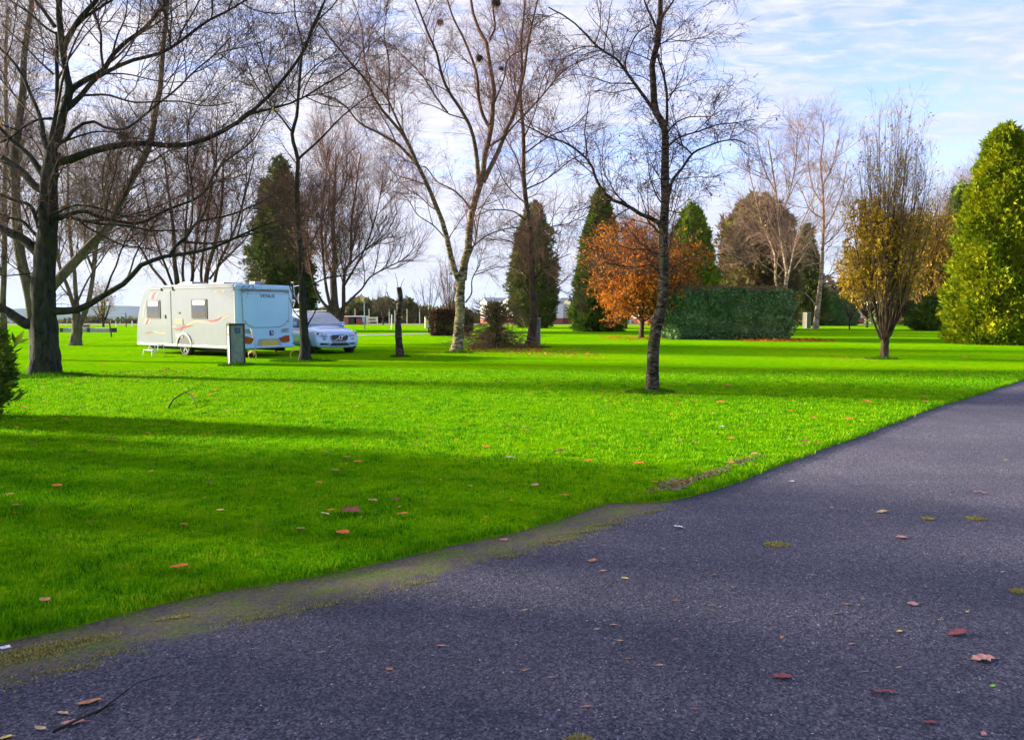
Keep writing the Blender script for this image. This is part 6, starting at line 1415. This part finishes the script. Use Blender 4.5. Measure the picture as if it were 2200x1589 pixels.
# ------------------------------------------------------------------ single fallen leaves
def leafmat(nm, c): return plain(nm, c, 0.7, var=.35, vs=40, spec=.3)
LM = {'rust': leafmat('leaf_rust', (0.55, 0.11, 0.02)), 'dark': leafmat('leaf_dark', (0.15, 0.035, 0.02)), 'tan': leafmat('leaf_tan', (0.46, 0.30, 0.16)), 'pink': leafmat('leaf_pink', (0.42, 0.20, 0.16)),
      'yellow': leafmat('leaf_yellow', (0.60, 0.42, 0.08)), 'maroon': leafmat('leaf_maroon', (0.20, 0.05, 0.05)), 'white': leafmat('leaf_white', (0.62, 0.64, 0.60)), 'green': leafmat('leaf_green', (0.25, 0.5, 0.06)), 'brown': leafmat('leaf_brown', (0.38, 0.17, 0.08))}
def leaf_mesh(nm, L, W, m, curl, lobed, seed_):
    r = random.Random(seed_); bm = bmesh.new(); n = 9; mid = []; lf = []; rt = []
    for i in range(n):
        t = i / (n - 1); wv = math.sin(PI * t ** .8) ** .8 * W / 2 * (1 + (lobed * .35 * math.sin(t * 19) if lobed else r.uniform(-.06, .06))); z = curl * (math.sin(t * PI) * .25 + (t - .5) ** 2)
        y = t * L - L / 2; mid.append(bm.verts.new((0, y, z + .002))); up = curl * .35 * r.uniform(.5, 1.4)
        if 0 < i < n - 1: lf.append(bm.verts.new((-wv, y + .004, z + up))); rt.append(bm.verts.new((wv, y - .003, z + up * .7)))
    for k in range(n - 1):
        for sdn, fl in ((lf, 0), (rt, 1)):
            f = [mid[k], mid[k + 1]] + ([sdn[k]] if k < len(sdn) else []) + ([sdn[k - 1]] if k > 0 else [])
            if len(f) > 2: bm.faces.new(f if fl == 0 else f[::-1])
    tubepath(bm, [(0, -L / 2, .004), (.004, -L / 2 - L * .22, .003)], .0012, 4)
    me = bpy.data.meshes.new(nm); bm.to_mesh(me); bm.free(); me.materials.append(m); return me
def leaf(px_, py_, wpx, m, lab, grp, nm='fallen_leaf', lobed=0, z=None, asp=.5, rot=None, curl=None):
    x_, y_, _ = G(px_, py_); road = y_ < float(edge_y(x_)); d = math.hypot(y_, EYE); L = wpx * d / F * (1 if road else 1.3)
    zz = (-.006 if road else LZ + .034) if z is None else z
    me = leaf_mesh('leaf', L, L * asp, LM[m], (L * .22 if curl is None else curl), lobed, int(px_ * 7 + py_))
    o = bpy.data.objects.new(nm, me); COL.objects.link(o); o.location = (x_, y_, zz); r = random.Random(int(px_ * 3 + py_))
    o.rotation_euler = (r.uniform(-.12, .12), r.uniform(-.12, .12), (PI / 2 + r.uniform(-.5, .5)) if rot is None else rot)
    put(o, label=lab, cat='leaf', group=grp); return o
GR, GL = 'fallen leaves on the road', 'fallen leaves on the lawn'
R = lambda x, y: (1100 + x / 1.9645, 780 + y / 1.9645)
S = lambda x, y: (x / 2, 820 + y / 2)
for (p, w_, m, lab, kw) in (
    (S(380, 1375), 48, 'brown', 'large orange brown oval leaf at the bottom left of the road', {}),
    (S(270, 1418), 26, 'tan', 'pale olive leaf just below the large orange brown leaf', {}),
    (S(172, 1482), 24, 'tan', 'small tan leaf near the left end of the dark twig', {}),
    (S(310, 1462), 44, 'pink', 'pinkish brown leaf lying against the dark twig', {}),
    (S(22, 1522), 24, 'yellow', 'yellowish leaf in the bottom left corner of the road', {}),
    (S(20, 1137), 20, 'white', 'small white scrap at the left edge of the verge', dict(asp=.8)),
    (S(840, 1532), 16, 'pink', 'small pinkish leaf at the bottom edge of the road', {}),
    (S(1672, 1228), 13, 'brown', 'small round brown leaf low in the middle of the dark road', dict(asp=.9)),
    (S(1892, 1130), 24, 'pink', 'narrow pinkish leaf standing alone left of the road centre', dict(asp=.3)),
    (S(1378, 1156), 13, 'tan', 'thin pale leaf on the road below the mossy verge', dict(asp=.35)),
    (S(742, 1010), 22, 'tan', 'dry tan leaf on the mossy verge', {}),
    (R(1137, 1320), 46, 'maroon', 'large ribbed maroon leaf in the lower right of the road', {}),
    (R(1880, 1138), 50, 'maroon', 'large maroon leaf right of the middle of the road', dict(asp=.4)),
    (R(1985, 1246), 54, 'pink', 'ragged greyish pink leaf near the right edge of the road', dict(asp=.5, lobed=1)),
    (R(1690, 1013), 27, 'pink', 'rounded pink brown leaf above the large maroon leaves', dict(asp=.7)),
    (R(1643, 733), 27, 'pink', 'rounded pink leaf in the upper right of the road', dict(asp=.75)),
    (R(1560, 626), 28, 'tan', 'pale tan oblong leaf in the upper right of the road', dict(asp=.45)),
    (R(2028, 1355), 11, 'green', 'tiny bright green leaf near the right edge of the road', dict(asp=.9)),
    (R(475, 903), 15, 'yellow', 'bright yellow leaf on the road below the verge end', dict(asp=.7)),
    (R(338, 830), 20, 'brown', 'round pinkish brown leaf left of the bright yellow leaf', dict(asp=.8)),
    (R(382, 873), 15, 'tan', 'small folded tan leaf between the round and the yellow leaf', {}),
    (R(700, 688), 23, 'white', 'pale grey oval leaf on the road near the grass', dict(asp=.5)),
    (R(1137, 1152), 10, 'brown', 'small round brown leaf in the middle right of the road', dict(asp=.9)),
    (R(310, 1445), 24, 'brown', 'narrow brown leaf low in the centre of the road', dict(asp=.3)),
    (R(620, 1270), 18, 'tan', 'narrow tan leaf right of the low centre of the road', dict(asp=.3)),
    (R(1990, 1558), 15, 'pink', 'small round pink leaf in the bottom right corner', dict(asp=.8)),
    (R(1762, 1510), 28, 'maroon', 'faint dark red leaf near the bottom right corner', {}),
    (R(1570, 1385), 54, 'maroon', 'long faint dark red leaf between the maroon and the ragged leaf', dict(asp=.25)),
    (R(1180, 497), 16, 'white', 'whitish leaf on the road close to the grass edge', {}),
    (R(1968, 546), 36, 'pink', 'long pale pinkish leaf lying flat in the upper right of the road', dict(asp=.2)),
    (S(2165, 677), 24, 'pink', 'pink leaf on the edge between grass and verge', dict(asp=.5))):
    leaf(p[0], p[1], w_, m, lab, GR, **kw)
for p in ((490, 814), (160, 1320), (52, 1290), (425, 1100), (355, 1118), (453, 1165), (490, 1242), (770, 1450), (1430, 1180), (1485, 1295), (1635, 1127), (1470, 1070), (1945, 373), (1570, 400), (690, 1160), (840, 1017), (1365, 1052), (690, 997), (1350, 608), (1395, 612), (2085, 407), (850, 890), (930, 940), (1265, 890), (1410, 1013), (1480, 990), (1905, 806), (2070, 877), (1920, 1045), (1805, 1078), (1630, 1278), (50, 1038), (1500, 405)):
    q = R(*p); leaf(q[0], q[1], random.uniform(9, 17), random.choice(('tan', 'tan', 'brown', 'pink', 'yellow')), 'small narrow dry leaf lying on the dark road', GR, asp=random.uniform(.25, .6))
for (p, w_, m, lab, kw) in (
    (S(770, 845), 30, 'rust', 'large bright orange leaf near the lower left of the lawn', dict(asp=.8)),
    (S(1472, 690), 24, 'rust', 'bright orange leaf below the dark leaf cluster on the lawn', dict(asp=.8)),
    (S(1505, 592), 34, 'dark', 'dark curled brown leaf cluster low on the lawn', dict(asp=.9, lobed=1)),
    (S(1725, 608), 20, 'rust', 'orange leaf right of the dark leaf cluster', dict(asp=.8)),
    (S(1418, 590), 16, 'rust', 'orange leaf touching a pale scrap left of the dark leaf cluster', {}),
    (S(1395, 606), 18, 'tan', 'pale scrap of leaf left of the dark leaf cluster', {}),
    (S(475, 270), 22, 'dark', 'dark red leaf in the upper left of the shaded lawn', {}),
    (S(945, 590), 16, 'yellow', 'yellow leaf with a dark tip low on the left of the lawn', {}),
    (S(2190, 355), 20, 'tan', 'pale pinkish leaf in the middle of the lawn', {}),
    (S(1985, 197), 20, 'rust', 'orange brown leaf in the centre of the lawn', dict(lobed=1, asp=.8)),
    (R(200, 401), 28, 'dark', 'dark brown flat leaf on the lawn above the verge end', dict(asp=.4)),
    (R(530, 452), 22, 'rust', 'orange leaf beside the bare earth at the road edge', dict(asp=.6)),
    (R(923, 342), 14, 'rust', 'orange leaf on the lawn just above the bare earth', dict(asp=.8)),
    (R(95, 547), 13, 'pink', 'pale pink leaf on the lawn above the mossy verge', dict(asp=.9)),
    (R(845, 233), 13, 'yellow', 'yellow orange leaf below the nearest birch to its right', {}),
    (R(880, 290), 14, 'white', 'whitish leaf scrap right of the nearest birch', {}),
    (S(1700, 156), 16, 'white', 'white flake of leaf in the upper middle of the lawn', dict(asp=.3))):
    leaf(p[0], p[1], w_, m, lab, GL, **kw)
more = [S(*q) for q in ((790, 652), (1700, 542), (1975, 372), (2020, 480), (2085, 305), (1680, 235), (245, 480), (140, 288), (70, 218), (885, 247), (965, 143), (885, 157), (530, 180), (280, 180), (740, 188), (465, 384), (40, 517), (65, 568), (900, 465), (1365, 466), (1490, 350), (1480, 382), (1535, 372), (1525, 515), (1600, 545), (220, 718), (195, 990), (1290, 672), (1440, 410), (1575, 445), (1640, 225), (1190, 178), (1240, 35), (1505, 38), (1745, 88), (1530, 125), (100, 128), (60, 118), (830, 77), (2020, 320), (1850, 222), (1785, 302), (2180, 218))] + \
       [R(*q) for q in ((275, 92), (150, 212), (65, 313), (880, 183), (1100, 148), (1175, 222), (1055, 240), (1270, 252), (1420, 256), (1600, 58), (825, 87), (765, 106), (910, 110), (1145, 86), (670, 237), (970, 290), (1235, 355), (1285, 360), (1210, 370), (340, 372), (320, 440), (220, 592), (740, 470), (710, 350), (1160, 335), (1565, 146), (1740, 180), (1735, 158), (1840, 62), (1495, 180), (600, 535), (920, 435), (1020, 410))]
for p in more: leaf(p[0], p[1], random.uniform(9, 17), random.choice(('rust', 'rust', 'rust', 'dark', 'dark', 'brown')), 'small rusty brown leaf lying in the lawn grass', GL, asp=random.uniform(.5, .9))
rr2 = random.Random(9)
for k in range(115):
    q = (rr2.uniform(10, 2150), rr2.uniform(770, 1150)); g = G(*q)
    if g[1] > float(edge_y(g[0])) + .2: leaf(q[0], q[1], rr2.uniform(5, 11), rr2.choice(('rust', 'rust', 'dark', 'brown', 'dark')), 'small rusty brown leaf lying in the lawn grass', GL, asp=rr2.uniform(.5, .9))
# crumbs of leaf and grit on the road
n = 1500; y = 2.6 + rg.random(n) ** 1.4 * 13; x = rg.uniform(-.4, 1, n) * (.75 * y + .5); k = y < np.interp(x, ed[:, 0], ed[:, 1]) - .1; x, y = x[k], y[k]; n = len(x)
d = nrm(np.c_[rg.normal(size=(n, 2)), rg.normal(0, .15, n)]); s = nrm(np.cross(d, np.array([0, 0, 1.0]))); p = np.c_[x, y, np.full(n, -.003)]; sz = rg.uniform(.004, .014, n)[:, None]
v = np.stack([p, p + d * sz * .5 + s * sz * .25, p + d * sz, p + d * sz * .5 - s * sz * .25], 1).reshape(-1, 3); q = np.arange(n)[:, None] * 4
M['crumb'] = leafy('crumb', [(0.30, 0.20, 0.12), (0.55, 0.50, 0.42), (0.60, 0.60, 0.58)], 0, pscale=3)
put(npmesh('debris', v, np.concatenate([q + np.array([0, 1, 2]), q + np.array([0, 2, 3])]), M['crumb'], smooth=False), label='tiny leaf crumbs and grit scattered over the road', cat='debris', kind='stuff')
# bare earth by the road edge
M['earth'] = plain('earth', (0.11, 0.075, 0.05), .95, var=.55, vs=9, bump=.6)
def earth(pts, seed_):
    c = np.array([G(*p)[:2] for p in pts]); c = dense(np.vstack([c, c[:1]]), .03)[:-1]; c += np.c_[.02 * np.sin(c[:, 1] * 60), .02 * np.sin(c[:, 0] * 47)]
    sheet('bare_earth', [tuple(p) for p in c], LZ + .006, M['earth'])
earth([(1420, 1062), (1415, 1045), (1440, 1035), (1475, 1040), (1490, 1048), (1460, 1062)], 1); earth([(1500, 1030), (1530, 1018), (1570, 1008), (1560, 1022), (1520, 1034)], 2); earth([(1570, 1002), (1600, 992), (1632, 986), (1620, 996), (1590, 1006)], 3)

# ------------------------------------------------------------------ air
bm = bmesh.new(); box(bm, -9600, 9600, -700, 9600, -64, 140)
hm = bpy.data.materials.new('haze'); hm.use_nodes = True; t = hm.node_tree; t.nodes.clear()
o_ = t.nodes.new('ShaderNodeOutputMaterial'); v_ = t.nodes.new('ShaderNodeVolumePrincipled'); t.links.new(v_.outputs[0], o_.inputs['Volume'])
v_.inputs['Color'].default_value = (0.50, 0.64, 0.90, 1); v_.inputs['Density'].default_value = 0.00005; v_.inputs['Anisotropy'].default_value = 0.0
put(bmobj('haze', bm, hm), label='thin pale blue haze over the far fields and hills', cat='haze', kind='stuff')

n = 900; q = [G(x_, y_) for x_, y_ in ((1450, 1048), (1530, 1024), (1600, 996), (1490, 1040), (1420, 1058))]; k = rg.integers(0, 5, n); c_ = np.array([g[:2] for g in q])[k]
x = c_[:, 0] + rg.normal(0, .10, n) + rg.normal(0, .05, n); y = c_[:, 1] + (x - c_[:, 0]) * .9 + rg.normal(0, .045, n); kk = y > edge_y(x) + .02; x, y = x[kk], y[kk]; n = len(x)
d = nrm(np.c_[rg.normal(size=(n, 2)), rg.normal(0, .3, n)]); s_ = nrm(np.cross(d, np.array([0, 0, 1.0]) + rg.normal(0, .4, (n, 3)))); p = np.c_[x, y, np.full(n, LZ + .012)]; sz = rg.uniform(.012, .035, n)[:, None]
v = np.stack([p, p + d * sz * .5 + s_ * sz * .35, p + d * sz, p + d * sz * .5 - s_ * sz * .35], 1).reshape(-1, 3); q = np.arange(n)[:, None] * 4
M['crumbs_soil'] = leafy('crumbs_soil', [(0.07, 0.045, 0.03), (0.14, 0.085, 0.06), (0.26, 0.15, 0.11), (0.30, 0.08, 0.03)], 0, pscale=3)
put(npmesh('debris', v, np.concatenate([q + np.array([0, 1, 2]), q + np.array([0, 2, 3])]), M['crumbs_soil'], smooth=False), label='crumbs of soil and broken leaf on the worn grass by the road edge', cat='debris', kind='stuff')
